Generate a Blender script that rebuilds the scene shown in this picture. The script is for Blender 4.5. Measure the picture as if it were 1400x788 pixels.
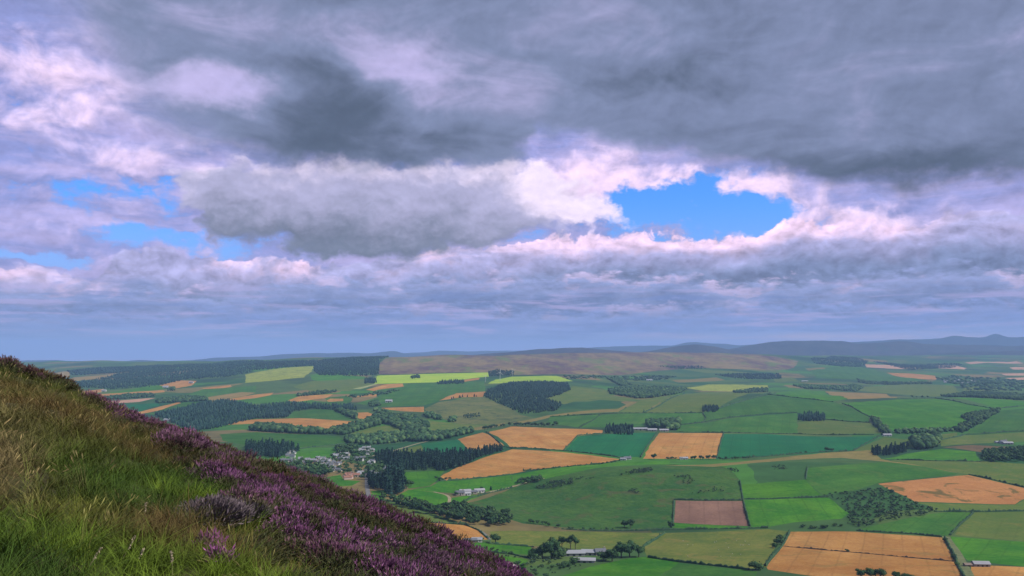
import bpy, bmesh, math, random
import numpy as np
from mathutils import Vector, Matrix
from mathutils.geometry import delaunay_2d_cdt

for o in list(bpy.data.objects):
    bpy.data.objects.remove(o)
S = bpy.context.scene
COL = S.collection
rng = np.random.default_rng(7)
random.seed(7)
R = math.radians

# ---------------------------------------------------------------- camera
CAM_H = 240.0                      # eye height above the valley floor
F_PX, CX, CY, Y_HOR = 1165.0, 700.0, 394.0, 478.0
PITCH = math.atan((Y_HOR - CY) / F_PX)
cam_d = bpy.data.cameras.new('camera')
cam = bpy.data.objects.new('camera', cam_d)
COL.objects.link(cam)
cam.location = (0, 0, CAM_H)
cam.rotation_euler = (math.pi / 2 + PITCH, 0, 0)
cam_d.sensor_width = 36.0
cam_d.lens = 36.0 * F_PX / 1400.0
cam_d.clip_start = 0.1
cam_d.clip_end = 200000.0
S.camera = cam

# ---------------------------------------------------------------- light and exposure
SUN_EL, SUN_AZ = R(43), R(104)      # azimuth clockwise from the view direction
sun_d = bpy.data.lights.new('sun', 'SUN')
sun_d.energy = 4.8
sun_d.angle = R(7)
sun_d.color = (1.0, 0.95, 0.87)
sun = bpy.data.objects.new('sun', sun_d)
COL.objects.link(sun)
sd = Vector((math.sin(SUN_AZ) * math.cos(SUN_EL), math.cos(SUN_AZ) * math.cos(SUN_EL), math.sin(SUN_EL)))
sun.rotation_euler = sd.to_track_quat('Z', 'Y').to_euler()
sun.location = (0, 0, 3000)
S.view_settings.view_transform = 'Standard'
S.view_settings.look = 'None'
S.view_settings.exposure = 0.0
S.view_settings.gamma = 1.0
S.view_settings.use_curve_mapping = False
S.cycles.max_bounces = 5
S.cycles.diffuse_bounces = 2
S.cycles.glossy_bounces = 1
S.cycles.transmission_bounces = 2
S.cycles.volume_bounces = 1
S.cycles.transparent_max_bounces = 8
S.cycles.use_denoising = True
# ---------------------------------------------------------------- helpers
def lin(c):
    c = np.asarray(c, float) / 255.0
    return np.where(c <= 0.04045, c / 12.92, ((c + 0.055) / 1.055) ** 2.4)

ALB = 0.96                         # photographed colour -> surface colour
def alb(r, g, b, k=1.0):
    v = np.clip(lin((r, g, b)) * ALB * k, 0.004, 0.75)
    return (float(v[0]), float(v[1]), float(v[2]), 1.0)

def tag(o, label=None, cat=None, group=None, kind=None):
    if label: o['label'] = label
    if cat: o['category'] = cat
    if group: o['group'] = group
    if kind: o['kind'] = kind
    return o

def mesh_obj(name, verts, faces, mat=None, parent=None, smooth=False, link=True):
    me = bpy.data.meshes.new(name)
    verts = np.asarray(verts, np.float32)
    if isinstance(faces, np.ndarray):
        k = faces.shape[1]
        me.vertices.add(len(verts)); me.vertices.foreach_set('co', verts.ravel())
        me.loops.add(faces.size); me.loops.foreach_set('vertex_index', faces.ravel().astype(np.int32))
        me.polygons.add(len(faces))
        me.polygons.foreach_set('loop_start', np.arange(0, faces.size, k, dtype=np.int32))
        me.update(calc_edges=True); me.validate()
    else:
        me.from_pydata([tuple(map(float, v)) for v in verts], [], faces); me.update()
    if smooth:
        me.polygons.foreach_set('use_smooth', np.ones(len(me.polygons), bool))
    if mat: me.materials.append(mat)
    o = bpy.data.objects.new(name, me)
    if link: COL.objects.link(o)
    if parent is not None: o.parent = parent
    return o

def empty(name, loc=(0, 0, 0), rz=0.0):
    o = bpy.data.objects.new(name, None); COL.objects.link(o)
    o.location = loc; o.rotation_euler = (0, 0, rz); o.empty_display_size = 0.5
    return o

class NT:
    """small node-tree builder"""
    def __init__(s, tree): s.t = tree
    def n(s, typ, **kw):
        nd = s.t.nodes.new(typ)
        for k, v in kw.items(): setattr(nd, k, v)
        return nd
    def put(s, sock, v):
        if v is None: return
        if hasattr(v, 'is_output'): s.t.links.new(v, sock)
        else: sock.default_value = v
    def m(s, op, a, b=None, c=None, clamp=False):
        nd = s.n('ShaderNodeMath', operation=op, use_clamp=clamp)
        s.put(nd.inputs[0], a); s.put(nd.inputs[1], b); s.put(nd.inputs[2], c)
        return nd.outputs[0]
    def vm(s, op, a, b=None, scale=None):
        nd = s.n('ShaderNodeVectorMath', operation=op)
        s.put(nd.inputs[0], a)
        if b is not None: s.put(nd.inputs[1], b)
        if scale is not None: s.put(nd.inputs[3], scale)
        return nd.outputs[1] if op in ('LENGTH', 'DOT_PRODUCT', 'DISTANCE') else nd.outputs[0]
    def xyz(s, x, y, z=0.0):
        nd = s.n('ShaderNodeCombineXYZ')
        s.put(nd.inputs[0], x); s.put(nd.inputs[1], y); s.put(nd.inputs[2], z)
        return nd.outputs[0]
    def sep(s, v):
        nd = s.n('ShaderNodeSeparateXYZ'); s.put(nd.inputs[0], v); return nd.outputs
    def noise(s, v, scale, detail=4.0, rough=0.55, dist=0.0, color=False, lac=2.0, dim='3D'):
        nd = s.n('ShaderNodeTexNoise', noise_dimensions=dim)
        s.put(nd.inputs['Vector'], v)
        for k, x in (('Scale', scale), ('Detail', detail), ('Roughness', rough), ('Distortion', dist), ('Lacunarity', lac)):
            s.put(nd.inputs[k], x)
        return nd.outputs['Color'] if color else nd.outputs[0]
    def step(s, v, a, b, lo=0.0, hi=1.0, typ='SMOOTHSTEP'):
        nd = s.n('ShaderNodeMapRange', interpolation_type=typ); nd.clamp = True
        s.put(nd.inputs[0], v); s.put(nd.inputs[1], a); s.put(nd.inputs[2], b); s.put(nd.inputs[3], lo); s.put(nd.inputs[4], hi)
        return nd.outputs[0]
    def mix(s, f, a, b, mode='MIX'):
        nd = s.n('ShaderNodeMix', data_type='RGBA', blend_type=mode)
        s.put(nd.inputs[0], f); s.put(nd.inputs[6], a); s.put(nd.inputs[7], b)
        return nd.outputs[2]

def new_mat(name):
    m = bpy.data.materials.new(name); m.use_nodes = True
    t = m.node_tree; t.nodes.clear()
    N = NT(t)
    out = N.n('ShaderNodeOutputMaterial'); b = N.n('ShaderNodeBsdfPrincipled')
    t.links.new(b.outputs[0], out.inputs[0])
    b.inputs['Roughness'].default_value = 0.9
    b.inputs['Specular IOR Level'].default_value = 0.15
    return m, N, b

def plain(name, col, rough=0.8, var=0.12, scale=0.5, spec=0.2, rand=0.1):
    """a single colour with grain and per-object variation"""
    m, N, b = new_mat(name)
    tc = N.n('ShaderNodeTexCoord')
    f = N.noise(tc.outputs['Object'], scale, 4.0, 0.6)
    oi = N.n('ShaderNodeObjectInfo')
    k = N.m('ADD', N.step(f, 0.3, 0.7, 1 - var, 1 + var, 'LINEAR'), N.m('MULTIPLY', N.m('SUBTRACT', oi.outputs['Random'], 0.5), 2 * rand))
    N.put(b.inputs['Base Color'], N.vm('SCALE', col[:3], scale=k))
    b.inputs['Roughness'].default_value = rough
    b.inputs['Specular IOR Level'].default_value = spec
    return m

# ---------------------------------------------------------------- the sky: clear air and broken cloud, by direction
world = bpy.data.worlds.new('World'); S.world = world
world.use_nodes = True
wt = world.node_tree; wt.nodes.clear()
W = NT(wt)
w_out = W.n('ShaderNodeOutputWorld'); w_bg = W.n('ShaderNodeBackground')
SKY_STR = 0.1
w_bg.inputs[1].default_value = SKY_STR
wt.links.new(w_bg.outputs[0], w_out.inputs[0])
def sc(r, g, b, k=1.0):
    v = lin((r, g, b)) * k / SKY_STR
    return (float(v[0]), float(v[1]), float(v[2]), 1.0)
nish = W.n('ShaderNodeTexSky', sky_type='NISHITA')
nish.sun_disc = False
nish.sun_elevation = SUN_EL; nish.sun_rotation = -SUN_AZ if False else SUN_AZ
nish.altitude = 400; nish.air_density = 1.0; nish.dust_density = 0.4; nish.ozone_density = 3.0

w_tc = W.n('ShaderNodeTexCoord')
w_d = W.vm('NORMALIZE', w_tc.outputs['Generated'])
dx, dy, dz = W.sep(w_d)
KA = 11.65                                       # units of about 5 degrees
AX = W.m('MULTIPLY', W.m('ARCTAN2', dx, dy), KA)
AY = W.m('MULTIPLY', W.m('ARCSINE', dz), KA)
def dir_of(px, py):
    a, b = (px - CX) / F_PX, (CY - py) / F_PX
    fy, fz = math.cos(PITCH) - b * math.sin(PITCH), math.sin(PITCH) + b * math.cos(PITCH)
    return math.atan2(a, fy) * KA, math.atan2(fz, math.hypot(a, fy)) * KA
def a_of(px, py=300.0): return dir_of(px, py)[0]

def wn(*a, **k): return W.noise(*a, dim='2D', **k)
# ragged displacement shared by all cloud edges
P2 = W.xyz(AX, AY, 0.0)
n_lo = W.vm('SUBTRACT', wn(W.vm('MULTIPLY', P2, (1.0, 1.6, 1)), 0.9, 2.0, 0.5, color=True), (0.5, 0.5, 0.5))
n_hi = W.vm('SUBTRACT', wn(W.vm('MULTIPLY', P2, (1.0, 1.3, 1)), 3.2, 3.0, 0.6, color=True), (0.5, 0.5, 0.5))
def warp(a, b):
    v = W.vm('ADD', W.vm('SCALE', n_lo, scale=a), W.vm('SCALE', n_hi, scale=b))
    v = W.vm('ADD', P2, v)
    x, y, z = W.sep(v)
    return x, y

def curve(xsock, pts):
    """elevation as a smooth function of azimuth, from (column, row) pairs of the photograph"""
    xs = [dir_of(*p)[0] for p in pts]; ys = [dir_of(*p)[1] for p in pts]
    x0, x1 = min(xs), max(xs); y0, y1 = min(ys), max(ys)
    nd = W.n('ShaderNodeFloatCurve')
    c = nd.mapping.curves[0]
    nd.mapping.extend = 'HORIZONTAL'
    Q = [((x - x0) / (x1 - x0), (y - y0) / max(y1 - y0, 1e-6)) for x, y in zip(xs, ys)]
    c.points[0].location = Q[0]; c.points[1].location = Q[-1]
    for q in Q[1:-1]: c.points.new(*q)
    for p in c.points: p.handle_type = 'AUTO_CLAMPED'
    nd.mapping.update()
    t = W.step(xsock, x0, x1, 0, 1, 'LINEAR')
    W.put(nd.inputs[1], t)
    return W.m('MULTIPLY_ADD', nd.outputs[0], y1 - y0, y0)

def blob(x, y, px, py, rx, ry, rot=0.0):
    """soft ellipse, 1 in the middle, 0 at its rim, negative beyond"""
    cx, cy = dir_of(px, py)
    ex = W.m('SUBTRACT', x, cx); ey = W.m('SUBTRACT', y, cy)
    c, s = math.cos(rot), math.sin(rot)
    a = W.m('DIVIDE', W.m('ADD', W.m('MULTIPLY', ex, c), W.m('MULTIPLY', ey, s)), rx / 100)
    b = W.m('DIVIDE', W.m('SUBTRACT', W.m('MULTIPLY', ey, c), W.m('MULTIPLY', ex, s)), ry / 100)
    return W.m('SUBTRACT', 1.0, W.m('SQRT', W.m('ADD', W.m('MULTIPLY', a, a), W.m('MULTIPLY', b, b))))
def soft(v): return W.step(v, 0.0, 1.0)
def total(lst):
    t = lst[0]
    for v in lst[1:]: t = W.m('ADD', t, v)
    return t
def over(base, col, alpha): return W.mix(alpha, base, col)

# fine billow textures
bil_v = W.vm('MULTIPLY', P2, (1.0, 1.5, 1))
bil = wn(W.vm('ADD', bil_v, W.vm('SCALE', n_lo, scale=0.5)), 2.1, 7.0, 0.54)            # billows
bil_up = wn(W.vm('ADD', W.vm('ADD', bil_v, (-0.04, 0.12, 0)), W.vm('SCALE', n_lo, scale=0.5)), 2.1, 5.0, 0.54)
relief = W.m('SUBTRACT', bil, bil_up)                                                       # lit from above left
soft_n = wn(W.vm('MULTIPLY', P2, (0.55, 1.3, 1)), 1.0, 5.0, 0.55, 0.6)
streak = wn(W.vm('ADD', W.vm('MULTIPLY', P2, (0.45, 2.4, 1)), W.vm('SCALE', n_lo, scale=0.4)), 1.2, 8.0, 0.58)
fine_rows = wn(W.vm('ADD', W.vm('MULTIPLY', P2, (1.0, 3.6, 1)), W.vm('SCALE', n_lo, scale=0.3)), 2.2, 8.0, 0.6)
rows_up = wn(W.vm('ADD', W.vm('ADD', W.vm('MULTIPLY', P2, (1.0, 3.6, 1)), (-0.05, 0.22, 0)), W.vm('SCALE', n_lo, scale=0.3)), 2.2, 6.0, 0.6)
row_relief = W.m('SUBTRACT', fine_rows, rows_up)

def vor(v, scale):
    nd = W.n('ShaderNodeTexVoronoi', voronoi_dimensions='2D', feature='F1'); W.put(nd.inputs['Vector'], v)
    nd.inputs['Scale'].default_value = scale; nd.inputs['Detail'].default_value = 2.0; nd.inputs['Roughness'].default_value = 0.55
    nd.inputs['Lacunarity'].default_value = 2.3; nd.normalize = True
    return nd.outputs['Distance']
pv = W.vm('ADD', W.vm('MULTIPLY', P2, (1.0, 1.55, 1)), W.vm('SCALE', n_hi, scale=0.30))
puff = W.m('SUBTRACT', 1.0, vor(pv, 2.6)); puff_up = W.m('SUBTRACT', 1.0, vor(W.vm('ADD', pv, (0.03, 0.09, 0)), 2.6))
p_rel = W.m('SUBTRACT', puff, puff_up)
cum = W.m('ADD', W.m('MULTIPLY', bil, 0.45), W.m('MULTIPLY', puff, 0.52))
c_rel = W.m('ADD', W.m('MULTIPLY', relief, 0.7), W.m('MULTIPLY', p_rel, 0.45))
pv2 = W.vm('ADD', W.vm('MULTIPLY', P2, (1.0, 2.6, 1)), W.vm('SCALE', n_hi, scale=0.25))
puff2 = W.m('SUBTRACT', 1.0, vor(pv2, 3.4)); puff2_up = W.m('SUBTRACT', 1.0, vor(W.vm('ADD', pv2, (0.02, 0.10, 0)), 3.4))
cum2 = W.m('ADD', W.m('MULTIPLY', fine_rows, 0.45), W.m('MULTIPLY', puff2, 0.52))
c_rel2 = W.m('ADD', W.m('MULTIPLY', row_relief, 0.5), W.m('MULTIPLY', W.m('SUBTRACT', puff2, puff2_up), 0.5))
# 0 clear air
clear = W.mix(1.0, nish.outputs[0], (0.42, 0.95, 1.75, 1), 'MULTIPLY')
skyc = W.mix(W.step(AY, 0.2, 2.2), sc(150, 165, 225), clear)

# 1 high lavender veil with holes
x1, y1 = warp(0.5, 0.30)
hole = total([soft(blob(x1, y1, 985, 294, 200, 54, -0.12)), soft(blob(x1, y1, 868, 284, 90, 56)), W.m('MULTIPLY', soft(blob(x1, y1, 965, 250, 90, 26)), 0.55),
              W.m('MULTIPLY', soft(blob(x1, y1, 235, 330, 175, 34, -0.05)), 0.85),
              W.m('MULTIPLY', soft(blob(x1, y1, 175, 262, 190, 50, 0.1)), 0.50),
              W.m('MULTIPLY', soft(blob(x1, y1, 60, 352, 120, 16)), 0.8), W.m('MULTIPLY', soft(blob(x1, y1, 690, 330, 160, 22)), 0.35)])
va = W.m('ADD', W.m('SUBTRACT', 1.02, W.m('MULTIPLY', hole, 1.65)), W.m('ADD', W.m('MULTIPLY', W.m('SUBTRACT', streak, 0.5), 1.5), W.m('MULTIPLY', W.m('SUBTRACT', cum, 0.5), 3.0)))
va = W.step(va, 0.0, 0.85)
white = W.step(W.m('ADD', total([soft(blob(x1, y1, 800, 255, 140, 75)), soft(blob(x1, y1, 980, 262, 190, 45, -0.1)),
              soft(blob(x1, y1, 1130, 315, 220, 40, 0.05)), W.m('MULTIPLY', soft(blob(x1, y1, 90, 130, 160, 100)), 0.55), W.m('MULTIPLY', soft(blob(x1, y1, 240, 225, 150, 40)), 0.4)]),
              W.m('MULTIPLY', W.m('SUBTRACT', bil, 0.5), 1.3)), 0.05, 0.85)
veil = W.mix(W.step(streak, 0.35, 0.68), sc(142, 150, 208), sc(184, 176, 226))
veil = W.mix(white, veil, sc(242, 216, 248))
veil = W.vm('SCALE', veil, scale=W.m('MULTIPLY_ADD', c_rel, 0.8, 1.0))
skyc = over(skyc, veil, va)

# 2 rows of far cumulus above the horizon
lit1 = W.m('MULTIPLY', W.step(W.m('ADD', soft_n, W.m('MULTIPLY', soft(blob(AX, AY, 920, 350, 420, 130)), 0.32)), 0.42, 0.66), W.step(AX, a_of(1240), a_of(1330), 1.0, 0.25))
lit2 = W.step(W.m('ADD', wn(W.vm('MULTIPLY', P2, (0.8, 1.3, 1)), 1.7, 3.0, 0.55), W.m('MULTIPLY', soft(blob(AX, AY, 850, 390, 350, 90)), 0.12)), 0.50, 0.66)
def cumulus_row(base, top_pts, thick, bright, mid, dark, wa, wb, texture, reliefk, rk=1.7, tk=0.5, lit=None, es=0.055):
    x, y = warp(wa, wb)
    top = curve(AX, top_pts)
    d = W.m('SUBTRACT', top, y)                                   # depth below the top edge
    d = W.m('ADD', d, W.m('MULTIPLY', W.m('SUBTRACT', texture, 0.5), tk))
    alpha = W.step(d, 0.0, es)
    f = W.step(W.m('ADD', d, W.m('MULTIPLY', W.m('SUBTRACT', texture, 0.5), -0.35 * thick)), 0.0, thick)
    c = W.mix(W.step(f, 0.0, 0.42), W.mix(lit, mid, bright), mid)
    c = W.mix(W.step(f, 0.35, 1.0), c, dark)
    c = W.vm('SCALE', c, scale=W.m('MULTIPLY_ADD', reliefk, rk, 1.0))
    return over(base, c, alpha)
skyc = cumulus_row(skyc, [(-400,340),(0,368),(60,366),(100,376),(130,374),(160,356),(200,346),(260,350),(350,356),(450,362),(550,352),(620,338),(700,338),(760,326),(850,322),(950,321),(1000,326),(1050,314),(1110,300),(1180,302),(1260,306),(1290,292),(1400,284),(1800,280)],
                   0.70, sc(248,216,246), sc(170,168,212), sc(120,132,170), 0.26, 0.14, cum, c_rel, lit=lit1)
skyc = cumulus_row(skyc, [(-400,380),(0,392),(150,388),(300,398),(420,382),(520,388),(640,376),(720,380),(800,372),(880,384),(920,376),(1000,392),(1100,380),(1200,376),(1300,366),(1400,370),(1800,372)],
                   0.50, sc(222,200,238), sc(142,152,198), sc(112,127,172), 0.16, 0.10, cum2, c_rel2, 1.1, 0.75, lit2, 0.20)
skyc = cumulus_row(skyc, [(-400,415),(0,418),(200,420),(380,412),(520,416),(640,418),(720,422),(850,418),(1000,414),(1150,410),(1300,408),(1400,408),(1800,410)],
                   0.45, sc(196,182,222), sc(134,148,200), sc(116,136,194), 0.10, 0.06, cum2, c_rel2, 0.8, 0.60, lit2, 0.22)
# sinking into the haze near the horizon, with a few pale streaks
hz = W.step(W.m('ADD', AY, W.m('MULTIPLY', W.m('SUBTRACT', streak, 0.5), 0.35)), 0.46, -0.05)
skyc = over(skyc, sc(164, 178, 232), hz)
thin = wn(W.vm('ADD', W.vm('MULTIPLY', P2, (0.5, 7.0, 1)), W.vm('SCALE', n_lo, scale=0.5)), 1.4, 6.0, 0.55)
band_a = W.m('MULTIPLY', W.step(AY, 0.02, 0.25), W.step(AY, 1.05, 0.6))
skyc = over(skyc, sc(186, 174, 222), W.m('MULTIPLY', W.m('MULTIPLY', W.step(thin, 0.50, 0.72), band_a), 0.6))
skyc = over(skyc, sc(112, 132, 190), W.m('MULTIPLY', W.m('MULTIPLY', W.step(thin, 0.46, 0.28), band_a), 0.6))
glow = W.m('MULTIPLY', soft(blob(AX, AY, 1200, 464, 420, 13)), W.step(streak, 0.3, 0.6))
skyc = over(skyc, sc(226, 196, 214), W.m('MULTIPLY', glow, 0.85))

# 3 the middle grey cumulus
x3, y3 = warp(0.60, 0.36)
top3 = curve(x3, [(150,300),(205,262),(225,238),(300,222),(500,222),(700,216),(760,232),(815,262),(842,285),(870,320),(900,335)])
bot3 = curve(x3, [(150,240),(215,242),(250,272),(275,302),(300,330),(370,338),(450,354),(550,352),(620,340),(700,328),(780,318),(835,308),(870,300),(900,300)])
d3t = W.m('SUBTRACT', top3, y3); d3b = W.m('SUBTRACT', y3, bot3)
d3 = W.m('ADD', W.m('MINIMUM', d3t, d3b), W.m('MULTIPLY', W.m('SUBTRACT', cum, 0.5), 0.62))
a3 = W.step(d3, -0.02, 0.24)
f3 = W.m('ADD', W.m('ADD', W.m('MULTIPLY', d3t, 1.0), W.m('MULTIPLY', W.m('SUBTRACT', AX, a_of(560)), -0.07)), W.m('MULTIPLY', W.m('SUBTRACT', cum, 0.5), -0.6))
f3 = W.m('SUBTRACT', f3, W.m('MULTIPLY', soft(blob(AX, AY, 790, 270, 110, 70)), 0.9))
c3 = W.mix(W.step(f3, -0.15, 0.42), sc(242, 226, 250), sc(174, 172, 206))
c3 = W.mix(W.step(f3, 0.38, 1.2), c3, sc(112, 121, 142))
c3 = W.vm('SCALE', c3, scale=W.m('MULTIPLY_ADD', c_rel, 0.55, 1.0))
skyc = over(skyc, c3, a3)

# 4 the dark deck overhead
x4, y4 = warp(0.45, 0.20)
edge4 = curve(x4, [(-500,-10),(-200,20),(0,60),(90,110),(150,175),(185,212),(215,226),(300,230),(400,240),(500,246),(600,243),(690,236),(722,218),(745,196),(850,212),(1000,238),(1100,262),(1200,272),(1300,264),(1400,258),(1800,250)])
d4 = W.m('ADD', W.m('SUBTRACT', y4, edge4), W.m('MULTIPLY', W.m('SUBTRACT', bil, 0.5), 0.34))
d4 = W.m('ADD', d4, W.m('MULTIPLY', W.m('SUBTRACT', soft_n, 0.5), 0.2))
lsoft = W.step(x4, a_of(60), a_of(430), 1.5, 0.36)
a4 = W.step(W.m('DIVIDE', W.m('ADD', d4, 0.03), lsoft), 0.0, 1.0)
win = total([W.m('MULTIPLY', soft(blob(x4, y4, 300, 118, 150, 40, 0.05)), 1.15), W.m('MULTIPLY', soft(blob(x4, y4, 555, 100, 130, 60, -0.3)), 0.95),
             W.m('MULTIPLY', soft(blob(x4, y4, 60, 130, 180, 110)), 1.0), W.m('MULTIPLY', soft(blob(x4, y4, 300, 30, 420, 50)), 0.28),
             W.m('MULTIPLY', soft(blob(x4, y4, 700, 120, 120, 90)), 0.25), W.m('MULTIPLY', soft(blob(x4, y4, 780, 200, 130, 30)), 0.3)])
shade = total([W.m('MULTIPLY', soft(blob(x4, y4, 430, 115, 130, 55, -0.35)), 0.85), W.m('MULTIPLY', soft(blob(x4, y4, 480, 200, 290, 80)), 0.95),
               W.m('MULTIPLY', soft(blob(x4, y4, 950, 110, 170, 45)), 0.6), W.m('MULTIPLY', soft(blob(x4, y4, 1230, 245, 430, 75)), 0.95)])
g4 = W.m('ADD', W.m('MULTIPLY', W.m('SUBTRACT', soft_n, 0.5), 1.5), W.m('MULTIPLY', W.m('SUBTRACT', bil, 0.5), 0.35))
g4 = W.m('ADD', W.m('ADD', g4, 0.42), W.m('SUBTRACT', win, W.m('MULTIPLY', shade, 0.75)))
c4 = W.mix(W.step(g4, -0.45, 0.62), sc(84, 96, 118), sc(124, 135, 168))
c4 = W.mix(W.step(g4, 0.45, 1.5), c4, sc(190, 182, 226))
c4 = W.vm('SCALE', c4, scale=W.m('MULTIPLY_ADD', relief, 0.3, 1.0))
skyc = over(skyc, c4, W.m('MULTIPLY', a4, W.step(win, 0.5, 1.4, 1.0, 0.75)))
W.put(w_bg.inputs[0], W.vm('SCALE', skyc, scale=1.13))
world.cycles.sampling_method = 'MANUAL'
world.cycles.sample_map_resolution = 1024
# ---------------------------------------------------------------- terrain height field
# for a fan of directions: (distance, row of the photograph that the ground reaches there)
FAN = {
 0:    [(500,900),(900,760),(1500,655),(2200,600),(3000,568),(3800,547),(4800,530),(6000,518),(7500,508),(9000,500),(11000,495.5),(14000,499)],
 200:  [(500,880),(900,745),(1500,650),(2200,602),(2900,576),(3300,562),(3800,547),(4500,532),(5300,521),(6300,511),(7500,501),(9000,495),(10000,493.5),(11500,497),(14000,499)],
 400:  [(500,880),(900,745),(1200,700),(1560,650),(2000,612),(2400,592),(2800,576),(3300,556),(3800,541),(4500,526),(5400,511),(6500,498.5),(8000,490),(9500,494),(14000,499)],
 550:  [(500,880),(900,745),(1150,708),(1400,672),(1700,640),(2000,616),(2400,594),(2800,573),(3300,553),(3800,539),(4500,525),(5400,512),(6500,499),(8000,487),(9500,493),(14000,499)],
 700:  [(500,880),(900,772),(1150,722),(1300,698),(1480,668),(1600,650),(1750,637),(2000,613),(2300,592),(2600,580),(3100,556),(3600,540),(4300,526),(5200,513),(6500,499),(8500,484.5),(10000,490),(14000,497)],
 850:  [(500,880),(900,772),(1150,723),(1300,690),(1420,655),(1520,635),(1620,632.5),(1750,626),(1950,608),(2200,594),(2500,580),(2900,562),(3300,549.5),(3800,541),(4600,530),(5600,518),(7000,503),(9000,482),(10500,489),(14000,495)],
 1000: [(500,880),(900,772),(1150,721),(1300,690),(1420,655),(1520,632),(1620,632),(1750,625),(1950,608),(2250,592),(2550,576),(3000,556),(3400,542),(3700,536),(4000,538),(4600,534),(5400,524),(6500,512),(7500,500),(9500,482.5),(11000,489),(14000,494)],
 1200: [(500,880),(900,765),(1100,730),(1250,695),(1400,660),(1550,634),(1650,627),(1800,622),(2000,607),(2300,590),(2600,575),(3000,558),(3400,546),(3700,541.5),(4000,543),(4600,537),(5400,527),(6500,516),(8000,504),(10000,492),(12000,486),(14000,489)],
 1400: [(500,880),(900,765),(1100,728),(1250,698),(1400,668),(1600,640),(1800,620),(2000,606),(2300,590),(2600,575),(3000,560),(3500,548.5),(3800,545.5),(4200,545),(4800,536),(5600,526),(7000,514),(8500,503),(10500,493),(13000,486),(14000,489)],
}
cp, sp_ = math.cos(PITCH), math.sin(PITCH)
def ray(px, py):
    a = (np.asarray(px, float) - CX) / F_PX; b = (CY - np.asarray(py, float)) / F_PX
    # camera looks along +Y, pitched up
    dy = cp - b * sp_; dz = sp_ + b * cp
    return a / dy, dz / dy         # x and z per unit of Y


def pchip(x, y, q):
    x = np.asarray(x, float); y = np.asarray(y, float)
    h = np.diff(x); d = np.diff(y) / h
    m = np.zeros_like(y)
    for i in range(1, len(x) - 1):
        if d[i-1] * d[i] > 0:
            w1 = 2*h[i] + h[i-1]; w2 = h[i] + 2*h[i-1]
            m[i] = (w1 + w2) / (w1 / d[i-1] + w2 / d[i])
    m[0] = d[0]; m[-1] = d[-1]
    i = np.clip(np.searchsorted(x, q) - 1, 0, len(x) - 2)
    t = np.clip((q - x[i]) / h[i], 0, 1)
    return ((1+2*t)*(1-t)**2)*y[i] + t*(1-t)**2*h[i]*m[i] + t*t*(3-2*t)*y[i+1] + t*t*(t-1)*h[i]*m[i+1]

LY0, LY1, NLY, NU = math.log(500.0), math.log(14000.0), 500, 160
lyq = np.linspace(LY0, LY1, NLY)
xs_fan = sorted(FAN)
cols_z = []
for xx in xs_fan:
    dd = np.array(FAN[xx], float)
    zz = CAM_H + ray(700.0, dd[:, 1])[1] * dd[:, 0]
    cols_z.append(pchip(np.log(dd[:, 0]), zz, lyq))
cols_z = np.array(cols_z)
uq = np.linspace((0 - 700) / F_PX, (1400 - 700) / F_PX, NU)
ufan = (np.array(xs_fan) - 700.0) / F_PX
ZT = np.stack([pchip(ufan, cols_z[:, j], uq) for j in range(NLY)], axis=1)     # [u, logY]
def blur(a, sig, ax):
    r = int(3 * sig) + 1
    k = np.exp(-0.5 * (np.arange(-r, r + 1) / sig) ** 2); k /= k.sum()
    pad = [(0, 0), (0, 0)]; pad[ax] = (r, r)
    ap = np.pad(a, pad, mode='edge')
    return np.apply_along_axis(lambda v: np.convolve(v, k, 'valid'), ax, ap)
ZT = blur(blur(ZT, 5.0, 1), 5.0, 0)

def undul(x, y):
    """gentle rolling of the ground"""
    a = np.sin(x / 83 + 1.3 * np.sin(y / 210)) * np.sin(y / 127 + 0.7 + np.sin(x / 190))
    b = np.sin(x / 237 - y / 315 + 2.1 * np.sin(x / 510 + 1)) 
    far = np.clip((y - 5200) / 2500, 0, 1)
    c = np.sin(x / 330 + 1.9 * np.sin(y / 700 + x / 900)) * np.sin(y / 420 + 0.4 + 1.2 * np.sin(x / 760))
    near = np.clip((4200 - y) / 1800, 0.35, 1)
    return 3.4 * near * a + 3.4 * b + far * (9.0 * c + 5.0 * np.sin(x / 150 + y / 260 + 2 * np.sin(x / 410)))

def ground(x, y):
    x = np.asarray(x, float); y = np.maximum(np.asarray(y, float), 1.0)
    u = np.clip(x / y, uq[0], uq[-1]); ly = np.clip(np.log(y), LY0, LY1)
    fu = (u - uq[0]) / (uq[1] - uq[0]); fy = (ly - LY0) / (lyq[1] - lyq[0])
    i = np.clip(fu.astype(int), 0, NU - 2); j = np.clip(fy.astype(int), 0, NLY - 2)
    a = fu - i; b = fy - j
    z = ZT[i, j]*(1-a)*(1-b) + ZT[i+1, j]*a*(1-b) + ZT[i, j+1]*(1-a)*b + ZT[i+1, j+1]*a*b
    return z + undul(x, y) * np.clip((y - 700) / 800, 0, 1)

def zg(x, y): return float(ground(np.array([x]), np.array([y]))[0])

LYM = np.exp(np.linspace(math.log(620.0), math.log(13900.0), 2600))
def drop(px, py):
    """point of the ground seen at a pixel of the photograph"""
    px = np.atleast_1d(np.asarray(px, float)); py = np.atleast_1d(np.asarray(py, float))
    res = np.zeros((len(px), 2))
    for k in range(len(px)):
        u, v = ray(px[k], py[k])
        d = CAM_H + v * LYM - ground(u * LYM, LYM)
        hit = np.nonzero(d < 0)[0]
        if len(hit):
            i = max(hit[0], 1)
            t = d[i-1] / (d[i-1] - d[i]) if d[i-1] > 0 else 0.0
            Y = LYM[i-1] + t * (LYM[i] - LYM[i-1])
        else:                       # just above a crest: take the crest
            i = int(np.argmin(d / LYM)); Y = LYM[i]
        res[k] = (u * Y, Y)
    return res
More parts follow.
